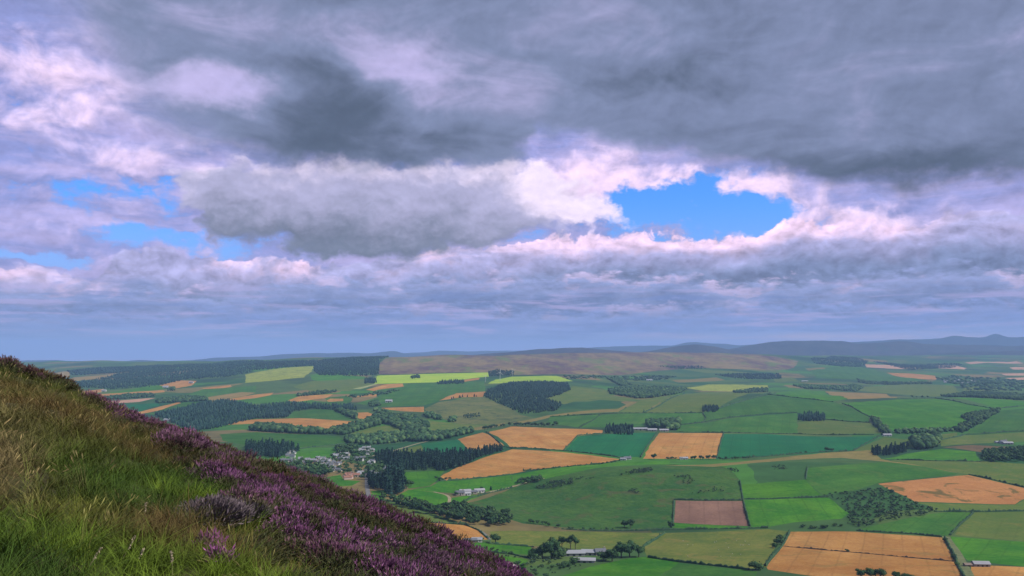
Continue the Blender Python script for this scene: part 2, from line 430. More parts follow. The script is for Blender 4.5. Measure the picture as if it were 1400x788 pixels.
# ---------------------------------------------------------------- traced outlines
CROP = {'A': (0, 440, 3.94), 'B': (350, 440, 3.94), 'C': (700, 440, 3.94), 'D': (1050, 440, 3.94),
        'E': (350, 590, 3.98), 'F': (700, 590, 3.98), 'G': (1050, 590, 3.98), 'P': (0, 0, 1.0)}
def pxs(crop, pts):
    x0, y0, s = CROP[crop]
    a = np.array(pts, float).reshape(-1, 2)
    return np.stack([x0 + a[:, 0] / s, y0 + a[:, 1] / s], 1)
def gpts(crop, pts, dens=True):
    p = pxs(crop, pts)
    w = drop(p[:, 0], p[:, 1])
    return w

# (name, label, crop, outline)
FIELDS = [
 # --- broad areas first, later ones lie on top
 ('moorland', 'purple-brown heather moor on the broad far ridge', 'P', [517,512, 518,497, 532,487, 570,484, 640,483, 700,484, 745,481, 800,479, 960,480, 1010,483, 1050,487, 1092,494, 1085,503, 1040,507, 950,503, 900,507, 850,513, 770,512, 700,513, 640,509, 590,510, 545,512]),
 ('rough_hill', 'olive rough grazing on the mound below the turbines', 'B', [905,470, 985,432, 1220,405, 1379,470, 1420,500, 1500,520, 1379,548, 1100,552, 930,500]),
 ('hill_pasture', 'dark green grazed dome in the middle of the valley', 'P', [622,692, 700,667, 760,650, 800,641, 860,637, 920,635, 985,637, 1010,655, 1015,683, 1024,720, 918,722, 800,724, 715,716, 690,708, 655,700]),
 ('rough_grass', 'yellow-green rough pasture beside the conifer wood', 'B', [-60,285, 0,272, 100,255, 310,240, 300,270, 260,300, 120,315, 0,325, -60,330]),
 ('grass_field', 'sunlit lime field under the forest edge', 'B', [290,290, 330,280, 480,290, 580,295, 600,305, 390,330, 300,312]),
 ('sun_painted_field', 'field below the moor, sunlight painted into its bright lime colour', 'B', [600,312, 660,290, 830,285, 960,280, 1150,276, 1250,274, 1255,296, 1020,325, 780,332, 640,335]),
 ('sun_painted_field', 'field under the wind turbines, sunlight painted into its yellow-lime colour', 'C', [-90,312, 0,296, 240,292, 290,308, 330,320, 240,325, 0,330, -130,334]),
 ('olive_field', 'long olive field below the lime strip', 'B', [300,320, 600,308, 640,338, 500,375, 300,375, 200,350]),
 ('green_field', 'broad green field above the wheat strip', 'B', [800,335, 1020,328, 1230,320, 1235,375, 1080,385, 980,428, 900,452, 660,460, 540,440, 660,405, 700,365]),
 ('green_field', 'green field left of the small wheat fields', 'B', [0,445, 165,428, 215,436, 380,430, 370,410, 480,400, 520,410, 500,450, 420,452, 170,438]),
 ('green_field', 'green field between the two woods', 'B', [160,522, 200,486, 350,470, 420,478, 500,492, 540,528, 440,528, 230,518]),
 ('wheat_field', 'broad pale wheat field above the tree belt', 'P', [309,581, 325,576, 350,573.5, 410,572, 460,575, 492,577, 462,585, 434,587, 380,581, 350,579.5]),
 ('green_field', 'green field under the tree belt near the village', 'P', [300,594, 350,591, 464,597, 472,605, 434,610, 400,612.6, 330,608, 305,603]),
 ('grass_field', 'small bright field behind the village', 'B', [215,705, 300,697, 430,690, 430,705, 330,735, 215,735]),
 ('grass_field', 'small bright paddock above the heather edge', 'B', [35,742, 160,735, 155,762, 80,768]),
 ('olive_field', 'olive field on the wooded mound', 'B', [490,605, 620,570, 700,558, 780,580, 770,605, 640,615, 500,620]),
 ('teal_field', 'blue-green field left of the small wheat field', 'B', [890,660, 1085,635, 1160,700, 1000,722, 905,710]),
 ('olive_field', 'olive field above the village wood', 'B', [600,735, 760,692, 890,665, 905,710, 760,725, 640,735]),
 ('wheat_field', 'thin pale wheat strip in the middle distance', 'B', [665,465, 905,458, 905,487, 780,482]),
 ('wheat_field', 'small pale wheat field between two woods', 'B', [505,492, 600,488, 700,523, 570,527, 545,517, 540,500]),
 ('wheat_field', 'pale wheat field on the left slope', 'B', [170,425, 240,400, 415,390, 380,410, 210,433]),
 ('wheat_field', 'tiny pale wheat patch on the left slope', 'B', [380,425, 400,415, 470,415, 470,428, 390,432]),
 ('wheat_field', 'thin pale wheat sliver on the left slope', 'B', [520,405, 600,392, 650,391, 650,403]),
 ('wheat_field', 'sunlit wheat field under the lime strip', 'B', [590,367, 690,338, 790,333, 797,350, 660,366, 640,374]),
 ('pale_strip', 'pale cut strip along the lime field', 'B', [520,362, 640,335, 660,335, 560,364]),
 ('wheat_field', 'curved wheat strip on the mound top', 'B', [985,425, 1080,385, 1245,376, 1220,405, 1100,408, 1040,418]),
 ('wheat_field', 'sunlit stubble sliver beside the turbines', 'B', [1090,318, 1150,308, 1205,303, 1200,312, 1120,324]),
 ('olive_field', 'pale green slope under the olive mound', 'B', [920,530, 1100,552, 1200,560, 1180,582, 960,600, 940,580]),
 ('tan_strip', 'tan rough strip above the orange wheat', 'B', [990,598, 1220,562, 1345,545, 1335,556, 1200,583]),
 ('tan_strip', 'tan verge running up to the hill', 'C', [0,545, 190,505, 450,475, 570,470, 650,430, 656,436, 572,486, 220,509, 80,545]),
 ('olive_field', 'dull green clearing right of the big wood', 'C', [175,420, 330,348, 520,368, 530,395, 680,420, 600,430, 420,416, 280,445]),
 ('rough_grass', 'yellow-green far field beyond the hill', 'C', [930,357, 1060,338, 1200,338, 1379,343, 1379,362, 1180,376, 1030,372]),
 ('olive_field', 'thin far olive strip on the moor edge', 'C', [870,250, 1060,260, 1300,275, 1050,277]),
 ('tan_strip', 'far tan patch at the moor foot', 'C', [860,315, 1100,300, 1150,315, 900,328]),
 # --- left valley
 ('wheat_field', 'sunlit stubble at the far left', 'A', [385,382, 560,362, 545,380, 410,392]),
 ('wheat_field', 'long sunlit stubble strip at the far left', 'A', [430,402, 640,382, 880,369, 890,379, 540,410, 460,414]),
 ('stubble_field', 'pinkish stubble strip at the far left', 'A', [540,432, 800,412, 840,411, 750,432, 570,444]),
 ('wheat_field', 'slanting wheat field above the heather slope', 'A', [715,494, 960,434, 976,438, 870,475, 760,497]),
 ('teal_field', 'blue-green field left of the slanting wheat', 'A', [580,448, 850,440, 862,450, 725,492, 660,490]),
 ('green_field', 'green field right of the slanting wheat', 'A', [780,497, 890,468, 985,435, 1120,430, 1050,455, 850,503]),
 ('tan_field', 'tan ripe field above the conifer wood', 'A', [1100,410, 1300,380, 1379,383, 1320,400, 1150,427]),
 ('wheat_field', 'long wheat strip above the conifer wood', 'A', [1045,457, 1190,425, 1379,393, 1475,382, 1460,396, 1379,411, 1240,427, 1150,428]),
 ('wheat_field', 'golden sunlit field beside the far farm', 'A', [860,343, 970,316, 1060,319, 1030,345, 940,361, 890,354]),
 ('grass_field', 'bright strip along the far left forest', 'A', [570,384, 700,365, 860,345, 885,365, 600,387]),
 ('wheat_field', 'far pale strip right of the far farm', 'A', [1080,359, 1240,342, 1250,349, 1160,367]),
 ('grass_field', 'green clearing below the conifer wood', 'A', [930,556, 1070,543, 1078,550, 1010,577]),
 ('tan_field', 'far tan field at the left edge of the forest', 'A', [235,296, 340,268, 380,267, 370,300, 300,312]),
 ('tan_field', 'far long tan field under the forest', 'A', [315,328, 400,300, 560,287, 645,279, 550,306]),
 ('green_field', 'green far field on the left slope', 'A', [1000,395, 1090,365, 1379,345, 1379,380, 1300,378, 1100,408]),
 # --- middle hill
 ('green_field', 'green field left of the farm trees', 'C', [205,512, 475,500, 360,570, 185,548]),
 ('green_field', 'long green field above the farm trees', 'C', [482,502, 700,494, 1025,490, 1035,540, 900,556, 720,545, 640,575, 372,570]),
 ('olive_field', 'olive slope left of the hill hedge', 'C', [575,487, 690,425, 920,389, 705,491]),
 ('olive_field', 'broad olive field on the hill crest', 'C', [715,491, 930,390, 1030,377, 1379,378, 1110,467, 1020,491]),
 ('green_field', 'olive-green field right of the square plantation', 'C', [1115,472, 1379,396, 1500,380, 1720,430, 1820,460, 1930,510, 1925,542, 1690,528, 1540,490, 1379,490, 1040,540, 1030,492]),
 ('green_field', 'dull green field above the teal field', 'C', [1045,546, 1379,502, 1534,492, 1540,602, 1379,600, 880,592, 910,557]),
 ('olive_field', 'brownish field under the square plantation', 'D', [165,540, 310,530, 555,546, 620,602, 160,602]),
 ('grass_field', 'bright green field on the hill crest', 'D', [0,387, 150,371, 300,374, 430,416, 340,431, 130,406]),
 ('tan_field', 'brownish field on the right hill crest', 'D', [310,375, 640,389, 700,410, 432,418]),
 ('grass_field', 'big green field on the right hill', 'D', [380,440, 700,419, 900,416, 1220,471, 1040,516, 1090,540, 1000,577, 740,592, 650,587, 550,512, 450,456]),
 ('grass_field', 'bright field at the right crest', 'D', [950,408, 1379,428, 1500,432, 1500,456, 1240,466]),
 ('green_field', 'green slope at the right edge', 'D', [1250,480, 1379,468, 1700,468, 1700,600, 1060,612, 1150,545]),
 ('olive_field', 'olive strip at the right edge', 'D', [930,642, 1040,612, 1379,596, 1700,600, 1700,650, 1379,645, 930,672]),
 ('teal_field', 'blue-green field left of the square wheat field', 'C', [355,617, 500,606, 775,598, 690,730, 560,725, 285,697]),
 ('teal_field', 'long blue-green field right of the square wheat field', 'P', [990.6,593.5, 1050,593.7, 1202,597, 1190,606, 1166,616, 1110,621, 1050,624, 980,628]),
 ('wheat_field', 'square wheat field on the valley hill', 'C', [795,598, 1135,600, 1100,737, 705,738]),
 ('wheat_field', 'broad orange wheat field with a notched corner', 'P', [665,591, 700,583, 760,586, 824,588.5, 824,592.5, 789,596.5, 770,615, 735,613.5, 697,611]),
 ('wheat_field', 'small orange wheat field beside the tree belt', 'P', [625.4,601, 659.6,591.5, 690,610.5, 644.5,617.5]),
 ('wheat_field', 'long tapering orange wheat field above the farm', 'P', [602,652, 626,639, 664,625, 700,614.5, 735,616, 770,618.5, 848,628, 820,634, 780,638, 750,640, 725,643, 700,648, 650,653, 610,657]),
 ('grass_field', 'green strip along the dome top', 'P', [700,650, 765,639, 840,633, 916,630, 916,635, 860,635.5, 783,647, 700,664]),
 ('tan_strip', 'pale dry strip along the dome top', 'P', [908,636.5, 971,635, 1050,628, 1120,620, 1190,615.5, 1210,629, 1262,638, 1312,647, 1262,640, 1206,631, 1150,626, 1060,631, 976,638.5]),
 # --- right and front
 ('olive_field', 'olive field by the far white farm', 'G', [470,100, 630,30, 740,45, 1030,5, 1030,22, 960,45, 920,82, 770,90, 560,104]),
 ('grass_field', 'bright field beside the tree clumps', 'G', [590,152, 760,120, 950,95, 1130,110, 1155,162, 900,158, 700,152]),
 ('brown_rough', 'brown rough ground above the right wood', 'G', [950,86, 1110,74, 1393,88, 1500,95, 1500,125, 1150,112, 1050,96]),
 ('olive_field', 'broad olive field above the patchy wheat', 'G', [645,161, 700,153, 1120,161, 1700,190, 1700,390, 1460,318, 1393,300, 1090,234, 840,190]),
 ('green_field', 'dark green field on the dome shoulder', 'G', [215,200, 420,181, 640,166, 1050,232, 600,281, 480,320, 300,345, 232,292, 206,262]),
 ('grass_field', 'green field right of the dome pasture', 'G', [-150,290, 204,263, 230,293, 292,347, 0,366, -130,367]),
 ('grass_field', 'bright green field right of the ploughed field', 'G', [-130,373, 0,371, 330,361, 440,445, 400,475, 140,495, 0,520, -88,522]),
 ('patchy_wheat_field', 'patchy half-ripe wheat field on the right', 'G', [600,285, 1090,238, 1393,308, 1460,326, 1345,397, 800,382, 740,350]),
 ('olive_field', 'thin olive strip under the patchy wheat', 'G', [800,386, 1345,400, 1400,370, 1700,400, 1700,426, 910,436, 870,402]),
 ('green_field', 'curved green field above the big wheat field', 'G', [540,522, 680,491, 870,451, 1000,438, 1115,442, 1040,510, 990,563, 940,572, 800,556, 480,541]),
 ('olive_field', 'yellow-green field at the right edge', 'G', [1127,441, 1700,430, 1700,616, 1393,597, 1015,564, 1050,512]),
 ('grass_field', 'green field above the small shed', 'G', [995,572, 1393,601, 1700,620, 1700,772, 1393,736, 1190,714, 1085,702, 1030,650]),
 ('wheat_field', 'big orange wheat field in front', 'G', [118,546, 480,546, 955,578, 1005,690, 1060,790, 1100,870, 600,870, 270,790, 0,752, -10,735, 40,660, 75,625]),
 ('wheat_field', 'orange wheat field by the shed', 'G', [1105,737, 1200,730, 1393,738, 1700,775, 1700,930, 1150,930, 1100,800]),
 ('ploughed_field', 'mauve-brown ploughed field on the dome', 'F', [890,376, 1255,379, 1290,515, 1130,510, 882,496]),
 ('grass_field', 'thin bright strip under the ploughed field', 'F', [880,499, 1110,511, 1290,519, 1275,530, 862,526]),
 ('pasture', 'pale olive pasture behind the farm trees', 'F', [-120,545, 0,540, 400,545, 825,552, 712,625, 560,640, 300,640, 110,622, 0,616, -110,618]),
 ('pasture', 'pale olive pasture dotted with sheep', 'F', [835,553, 1393,532, 1508,545, 1475,565, 1392,690, 1390,737, 1290,748, 900,706, 735,684, 716,630]),
 ('grass_field', 'bright green field in front of the farm', 'F', [190,810, 430,735, 640,691, 730,682, 910,714, 800,790, 760,840, 140,840]),
 ('green_field', 'darker green field at the bottom edge', 'F', [913,716, 1290,756, 1335,766, 1320,850, 700,870, 802,790]),
 ('grass_field', 'bright field left of the near farm', 'F', [-140,605, 0,622, 105,628, 105,672, 0,665, -120,650, -220,625, -290,612, -290,606]),
 ('grass_field', 'field below the village edge wood', 'E', [805,222, 1030,210, 1008,237, 985,268, 945,297, 830,311, 815,290]),
 ('grass_field', 'bright field above the white farm', 'E', [995,272, 1200,258, 1393,236, 1393,300, 1240,330, 1160,345, 1060,335, 960,329, 835,320, 950,299]),
 ('grass_field', 'bright field left of the farm track', 'E', [745,362, 830,318, 970,332, 1055,352, 1040,408, 960,422, 860,372]),
 ('grass_field', 'small bright field under the white farm', 'E', [1066,362, 1130,352, 1260,335, 1095,402, 1045,414]),
 ('olive_field', 'curved green field left of the tree belt', 'E', [640,408, 700,403, 800,401, 950,462, 1080,502, 880,490, 780,478, 700,460]),
 ('wheat_field', 'orange wheat field behind the heather', 'E', [825,512, 880,494, 1140,511, 1210,541, 1262,588, 1100,590, 1088,612, 1000,602]),
 ('grass_field', 'small green field at the heather edge', 'E', [1280,672, 1393,682, 1480,700, 1470,745, 1393,735, 1310,706]),
 ('grass_field', 'small bright field beside the road', 'E', [625,325, 700,320, 712,350, 662,392, 640,382]),
 ('grass_field', 'green field in front of the village', 'E', [300,262, 460,237, 480,265, 570,270, 520,296, 390,302]),
 # --- far right patchwork
 ('stubble_field', 'far pink stubble strip on the right', 'D', [520,230, 650,233, 760,247, 720,256, 530,246]),
 ('wheat_field', 'far pale wheat wedge on the right', 'D', [640,275, 780,280, 900,292, 905,313, 790,307]),
 ('stubble_field', 'far pale strip near the right village', 'D', [905,237, 1000,235, 1070,250, 1060,257, 900,250]),
 ('stubble_field', 'long far stubble strip at the right', 'D', [1060,220, 1340,214, 1375,225, 1090,229]),
 ('stubble_field', 'far stubble at the right edge', 'D', [1300,247, 1450,244, 1450,258, 1320,258]),
 ('stubble_field', 'second far stubble strip at the right edge', 'D', [1260,281, 1450,275, 1450,287, 1280,290]),
 ('stubble_field', 'third far stubble strip at the right edge', 'D', [1275,304, 1450,298, 1450,312, 1330,314]),
 ('green_field', 'far green field on the right', 'D', [230,252, 500,246, 640,282, 880,320, 500,312, 260,302]),
 ('olive_field', 'far olive field beyond the hill crest', 'D', [495,352, 740,338, 1000,344, 1030,382, 900,404, 640,386, 490,372]),
 ('green_field', 'far green patch beyond the hill', 'D', [200,335, 440,345, 460,372, 340,366, 215,358]),
 ('olive_field', 'far olive patch beyond the hill', 'D', [30,310, 130,298, 160,318, 40,325]),
 ('tan_strip', 'far tan patch beside the moor', 'D', [200,252, 300,246, 310,255, 220,264]),
 ('olive_field', 'far pale meadow on the right', 'D', [1060,340, 1280,352, 1300,370, 1150,376, 1050,372]),
]

# ---------------------------------------------------------------- field materials
def field_mat(name, c1, c2, patch=0.012, fine=0.25, stripes=0.0, mottle=0.5, rand=0.10, c3=None, c3amt=0.0, bump=0.0, squash=1.0):
    m, N, b = new_mat(name)
    geo = N.n('ShaderNodeNewGeometry'); P = geo.outputs['Position']
    oi = N.n('ShaderNodeObjectInfo')
    x, y, z = N.sep(P)
    off = N.vm('SCALE', (517.0, 211.0, 93.0), scale=oi.outputs['Random'])
    Pv = N.vm('MULTIPLY', N.vm('ADD', P, off), (1.0, squash, 1.0))
    big = N.noise(Pv, patch, 5.0, 0.6, 0.4)
    med = N.noise(Pv, patch * 6, 4.0, 0.65)
    fin = N.noise(Pv, fine, 3.0, 0.7)
    f = N.m('ADD', N.m('MULTIPLY', big, 0.6), N.m('ADD', N.m('MULTIPLY', med, 0.3), N.m('MULTIPLY', fin, 0.2)))
    f = N.step(f, 0.55 - 0.15, 0.55 + 0.15, 0.5 - mottle, 0.5 + mottle, 'LINEAR')
    col = N.mix(f, c1, c2)
    if c3:
        g = N.noise(Pv, patch * 2.2, 6.0, 0.62, 0.8)
        col = N.mix(N.m('MULTIPLY', N.step(g, 0.53, 0.66), c3amt), col, c3)
    if stripes:
        ac = N.n('ShaderNodeAttribute', attribute_type='OBJECT', attribute_name='row_c')
        as_ = N.n('ShaderNodeAttribute', attribute_type='OBJECT', attribute_name='row_s')
        t = N.m('ADD', N.m('MULTIPLY', x, ac.outputs['Fac']), N.m('MULTIPLY', y, as_.outputs['Fac']))
        t = N.m('ADD', t, N.m('MULTIPLY', med, 3.0))
        w = N.m('ABSOLUTE', N.m('SUBTRACT', N.m('FRACT', N.m('DIVIDE', t, 21.0)), 0.5))
        band = N.m('SINE', N.m('DIVIDE', t, 11.0))
        k = N.m('ADD', N.step(w, 0.0, 0.09, -1.0, 0.0), N.m('MULTIPLY', band, 0.35))
        k = N.m('MULTIPLY', k, N.step(big, 0.3, 0.6, 0.25, 1.0))
        k = N.m('MULTIPLY_ADD', k, stripes, 1.0)
        col = N.vm('SCALE', col, scale=k)
    k = N.m('MULTIPLY_ADD', N.m('SUBTRACT', oi.outputs['Random'], 0.5), 2 * rand, 1.0)
    k = N.m('MULTIPLY', k, N.step(fin, 0.25, 0.75, 0.86, 1.14, 'LINEAR'))
    N.put(b.inputs['Base Color'], N.vm('SCALE', col, scale=k))
    b.inputs['Specular IOR Level'].default_value = 0.08
    if bump:
        bp = N.n('ShaderNodeBump'); bp.inputs['Strength'].default_value = bump; bp.inputs['Distance'].default_value = 6.0
        N.put(bp.inputs['Height'], med); N.put(b.inputs['Normal'], bp.outputs[0])
    return m
def patchwork(name):
    """far country: too small to tell its fields apart, so a patchwork of cells"""
    m, N, b = new_mat(name)
    geo = N.n('ShaderNodeNewGeometry'); P = geo.outputs['Position']
    w = N.vm('ADD', P, N.vm('SCALE', N.noise(P, 0.003, 2.0, 0.5, color=True), scale=160.0))
    vo = N.n('ShaderNodeTexVoronoi', voronoi_dimensions='2D', feature='F1', distance='CHEBYCHEV'); N.put(vo.inputs['Vector'], N.vm('MULTIPLY', w, (1.0, 0.8, 1.0))); vo.inputs['Scale'].default_value = 0.0036
    cr = N.n('ShaderNodeSeparateColor'); N.put(cr.inputs[0], vo.outputs['Color']); r1, r2 = cr.outputs[0], cr.outputs[1]
    col = N.mix(r1, alb(40,84,46), alb(84,104,52))
    col = N.mix(N.step(r2, 0.72, 0.73), col, alb(66,112,44))
    col = N.mix(N.step(r2, 0.86, 0.87), col, alb(120,106,66))
    fin = N.noise(P, 0.02, 5.0, 0.65); big = N.noise(P, 0.0012, 4.0, 0.6)
    col = N.mix(N.m('MULTIPLY', N.step(big, 0.48, 0.62), 0.75), col, alb(34,62,46))
    N.put(b.inputs['Base Color'], N.vm('SCALE', col, scale=N.step(fin, 0.3, 0.7, 0.78, 1.22, 'LINEAR')))
    b.inputs['Specular IOR Level'].default_value = 0.08
    return m
FM = {
 'ground':        patchwork('ground'),
 'wheat_field':   field_mat('wheat', alb(158,108,54), alb(182,136,76), 0.01, 0.3, 0.2, mottle=0.7, c3=alb(140,112,60), c3amt=0.7),
 'patchy_wheat_field': field_mat('patchy_wheat', alb(152,102,58), alb(172,122,74), 0.012, 0.3, 0.10, c3=alb(92,84,44), c3amt=0.9),
 'stubble_field': field_mat('stubble', alb(168,128,104), alb(190,150,122), 0.01, 0.3, 0.08),
 'tan_field':     field_mat('tan_field', alb(120,108,62), alb(150,124,72), 0.01, 0.3, 0.08),
 'tan_strip':     field_mat('tan_strip', alb(104,100,52), alb(134,118,66), 0.03, 0.3),
 'pale_strip':    field_mat('pale_strip', alb(140,150,96), alb(160,165,110), 0.03, 0.3),
 'ploughed_field':field_mat('ploughed', alb(112,84,70), alb(136,104,86), 0.014, 0.3, 0.18, mottle=0.7),
 'moorland':      field_mat('moor', alb(90,68,70), alb(130,112,76), 0.0026, 0.02, c3=alb(98,108,54), c3amt=1.0, mottle=1.0, squash=0.35),
 'rough_hill':    field_mat('rough_hill', alb(78,94,52), alb(112,112,64), 0.008, 0.1, c3=alb(44,66,48), c3amt=0.75, mottle=0.7),
 'rough_grass':   field_mat('rough_grass', alb(122,136,52), alb(156,160,66), 0.012, 0.1, c3=alb(60,84,48), c3amt=0.8),
 'brown_rough':   field_mat('brown_rough', alb(96,78,56), alb(112,94,62), 0.012, 0.2, c3=alb(66,72,44), c3amt=0.6),
 'hill_pasture':  field_mat('hill_pasture', alb(44,82,36), alb(66,96,40), 0.012, 0.15, c3=alb(78,82,48), c3amt=0.8, mottle=0.8, bump=0.5),
 'pasture':       field_mat('pasture', alb(78,98,40), alb(106,112,50), 0.014, 0.2, 0.08, mottle=0.8, c3=alb(124,114,60), c3amt=0.6),
 'grass_field':   field_mat('grass', alb(46,102,24), alb(74,122,30), 0.011, 0.2, 0.2, mottle=0.8, c3=alb(72,104,40), c3amt=0.45),
 'green_field':   field_mat('green', alb(46,92,34), alb(66,106,40), 0.011, 0.2, 0.2, mottle=0.8, c3=alb(78,100,46), c3amt=0.5),
 'teal_field':    field_mat('teal', alb(22,90,52), alb(34,102,58), 0.01, 0.25, 0.18, mottle=0.7, c3=alb(40,92,44), c3amt=0.4),
 'sun_painted_field':    field_mat('lime', alb(128,166,44), alb(170,186,58), 0.006, 0.1),  # sun patches painted in: lime brightened to stand for sunlight on these fields
 'olive_field':   field_mat('olive', alb(76,100,42), alb(92,106,48), 0.011, 0.2, 0.10, mottle=0.7, c3=alb(112,110,56), c3amt=0.55),
}

# ---------------------------------------------------------------- one sheet of ground, cut along the field edges
polys, fl = [], []
for nm, lab, crop, o in FIELDS:
    w = gpts(crop, o)
    polys.append(w); fl.append((nm, lab))

def wobble_edges(w):
    """subdivide the outline so that it follows the ground, with slightly uneven edges"""
    outp = []
    n = len(w)
    for i in range(n):
        a, b = w[i], w[(i + 1) % n]
        L = np.linalg.norm(b - a); dist = 0.5 * (a[1] + b[1])
        k = max(1, int(L / (0.02 * dist)))
        nrm = np.array([-(b - a)[1], (b - a)[0]]) / max(L, 1e-6)
        for j in range(k):
            t = j / k
            p = a + (b - a) * t
            if j: p = p + nrm * random.uniform(-1, 1) * min(0.0012 * dist, 0.02 * L)
            outp.append(p)
    return np.array(outp)
fo = polys
polys = [wobble_edges(w) for w in polys]

def inside(pts, poly):
    x, y = pts[:, 0], pts[:, 1]
    r = np.zeros(len(pts), bool)
    x1, y1 = poly[-1]
    for x2, y2 in poly:
        c = (y1 > y) != (y2 > y)
        if abs(y2 - y1) > 1e-9:
            r ^= c & (x < (x2 - x1) * (y - y1) / (y2 - y1) + x1)
        x1, y1 = x2, y2
    return r

gY = np.exp(np.linspace(math.log(300.0), math.log(13950.0), 245))
gU = np.linspace(-0.80, 0.80, 190)
UU, YY = np.meshgrid(gU, gY)
jit = rng.uniform(-0.3, 0.3, UU.shape)
grid = np.stack([(UU * YY).ravel(), YY.ravel()], 1)
SC = 0.001                          # kilometres inside the triangulation
vin = [Vector((p[0] * SC, p[1] * SC)) for p in grid]
ein = []
for w in polys:
    b0 = len(vin)
    vin += [Vector((p[0] * SC, p[1] * SC)) for p in w]
    n = len(w)
    ein += [(b0 + i, b0 + (i + 1) % n) for i in range(n)]
tv, te, tf, _, _, _ = delaunay_2d_cdt(vin, ein, [], 0, 1e-7, False)
tv = np.array([(v[0] / SC, v[1] / SC) for v in tv]); tf = np.array(tf, int)
tz = ground(tv[:, 0], tv[:, 1])
tv3 = np.column_stack([tv, tz])
cen = tv[tf].mean(1)
own = np.full(len(tf), -1)
for i, w in enumerate(polys):
    lo, hi = w.min(0), w.max(0)
    c = np.nonzero((cen[:, 0] >= lo[0]) & (cen[:, 0] <= hi[0]) & (cen[:, 1] >= lo[1]) & (cen[:, 1] <= hi[1]))[0]
    own[c[inside(cen[c], w)]] = i

def sub_mesh(name, faces, mat, parent=None):
    ids, inv = np.unique(faces, return_inverse=True)
    o = mesh_obj(name, tv3[ids], inv.reshape(faces.shape), mat, parent, smooth=True)
    return o
terrain = sub_mesh('valley_terrain', tf[own < 0], FM['ground'])
tag(terrain, 'rolling green farmland of the broad valley', 'terrain', kind='structure')
for i, (nm, lab) in enumerate(fl):
    ff = tf[own == i]
    if not len(ff): continue
    o = sub_mesh(nm, ff, FM[nm], terrain)
    o['label'] = lab
    # rows run along the longest edge
    w = fo[i]; e = np.roll(w, -1, 0) - w; k = int(np.argmax((e ** 2).sum(1))); d = e[k] / max(np.linalg.norm(e[k]), 1e-6)
    o['row_c'] = float(-d[1]); o['row_s'] = float(d[0])
print('terrain tris', len(tf))
# ---------------------------------------------------------------- ground to the horizon and the far ranges
def sheet(name, x0, x1, y0, y1, z, mat, n=24):
    xs = np.linspace(x0, x1, n); ys = np.linspace(y0, y1, n)
    X, Y = np.meshgrid(xs, ys)
    v = np.column_stack([X.ravel(), Y.ravel(), np.full(X.size, z)])
    f = np.array([(j*n+i, j*n+i+1, (j+1)*n+i+1, (j+1)*n+i) for j in range(n-1) for i in range(n-1)])
    return mesh_obj(name, v, f, mat)
plain_far = sheet('far_plain', -40000, 40000, -12000, 27000, -122.0, FM['ground'])
tag(plain_far, 'flat far country reaching to the horizon', 'terrain', kind='structure')

def vnoise(x, seed, oct=5, rough=0.5):
    r = np.random.default_rng(seed); t = np.zeros_like(x, float); a = 1.0; f = 1.0
    for _ in range(oct):
        g = r.uniform(-1, 1, 4096)
        q = x * f; i = np.floor(q).astype(int); w = q - i; w = w*w*(3-2*w)
        t += a * (g[i % 4096] * (1-w) + g[(i+1) % 4096] * w); a *= rough; f *= 2.03
    return t
def ridge(name, label, D, width, prof, mat, seed, base=-124.0, amp=0.35):
    pr = np.array(prof, float)
    u = (pr[:, 0] - 700) / F_PX
    z = CAM_H + ray(700.0, pr[:, 1])[1] * D
    n = 150
    uu = np.linspace(u[0], u[-1], n)
    zz = pchip(u, z, uu)
    zz = zz + vnoise(uu * 60, seed) * amp * D / F_PX
    rows, m = [], 27
    for j in range(m):
        s = -1 + 2 * j / (m - 1)
        y = D + s * width
        k = math.exp(-3.2 * s * s) 
        k = (k - math.exp(-3.2)) / (1 - math.exp(-3.2))
        wob = 1 + 0.22 * vnoise(uu * 25 + 9 * s, seed + 3) * (abs(s) + 0.0)
        hz = base + (zz - base) * np.clip(k * np.where(np.abs(s) < 0.01, 1, wob), 0, 1.0)
        rows.append(np.column_stack([uu * y, np.full(n, y), hz]))
    v = np.concatenate(rows)
    f = np.array([(j*n+i, j*n+i+1, (j+1)*n+i+1, (j+1)*n+i) for j in range(m-1) for i in range(n-1)])
    o = mesh_obj(name, v, f, mat, smooth=True)
    return tag(o, label, 'hill', kind='structure')
hill_near = field_mat('hill_heather_shaded', alb(44,42,56), alb(66,62,66), 0.0025, 0.01, c3=alb(46,64,54), c3amt=0.7, mottle=0.7)  # heather tones darkened, cloud shade put into the colour
hill_far = field_mat('hill_blue_shaded', alb(30,36,54), alb(42,48,62), 0.0008, 0.005, mottle=0.6)  # dark bluish base with the shade of clouds painted in
ridge('hill', 'dark rounded hill behind the moor, left one', 12500, 2200, [(590,487),(640,485.5),(690,482),(740,477.5),(785,475.5),(825,478),(865,482),(910,486),(960,488)], hill_near, 11)
ridge('hill', 'dark rounded hill behind the moor, right one', 13500, 2200, [(850,486),(885,480.5),(915,475),(935,472),(950,471),(970,473),(1000,478.5),(1040,484),(1090,488)], hill_near, 12)
ridge('hill', 'long mauve range across the right distance', 15500, 2400, [(960,484),(1000,477),(1040,469.5),(1085,466),(1146,466.5),(1175,470),(1205,468),(1228,466.5),(1263,470),(1330,472),(1400,473),(1500,474),(1600,478)], hill_near, 13, amp=0.5)
ridge('hill', 'low foothill below the mauve range', 13200, 1300, [(1060,491),(1100,487),(1140,485),(1180,488),(1230,486),(1290,483),(1340,481),(1400,480),(1500,480),(1600,484)], hill_near, 16, amp=0.5)
ridge('hill', 'palest blue mountains at the right with twin peaks', 21500, 2600, [(1120,472),(1180,467),(1228,464.5),(1283,463.3),(1304,459.5),(1324,461.5),(1340,462),(1360,457.2),(1380,461.2),(1400,461),(1480,463),(1600,470)], hill_far, 14, amp=0.4)
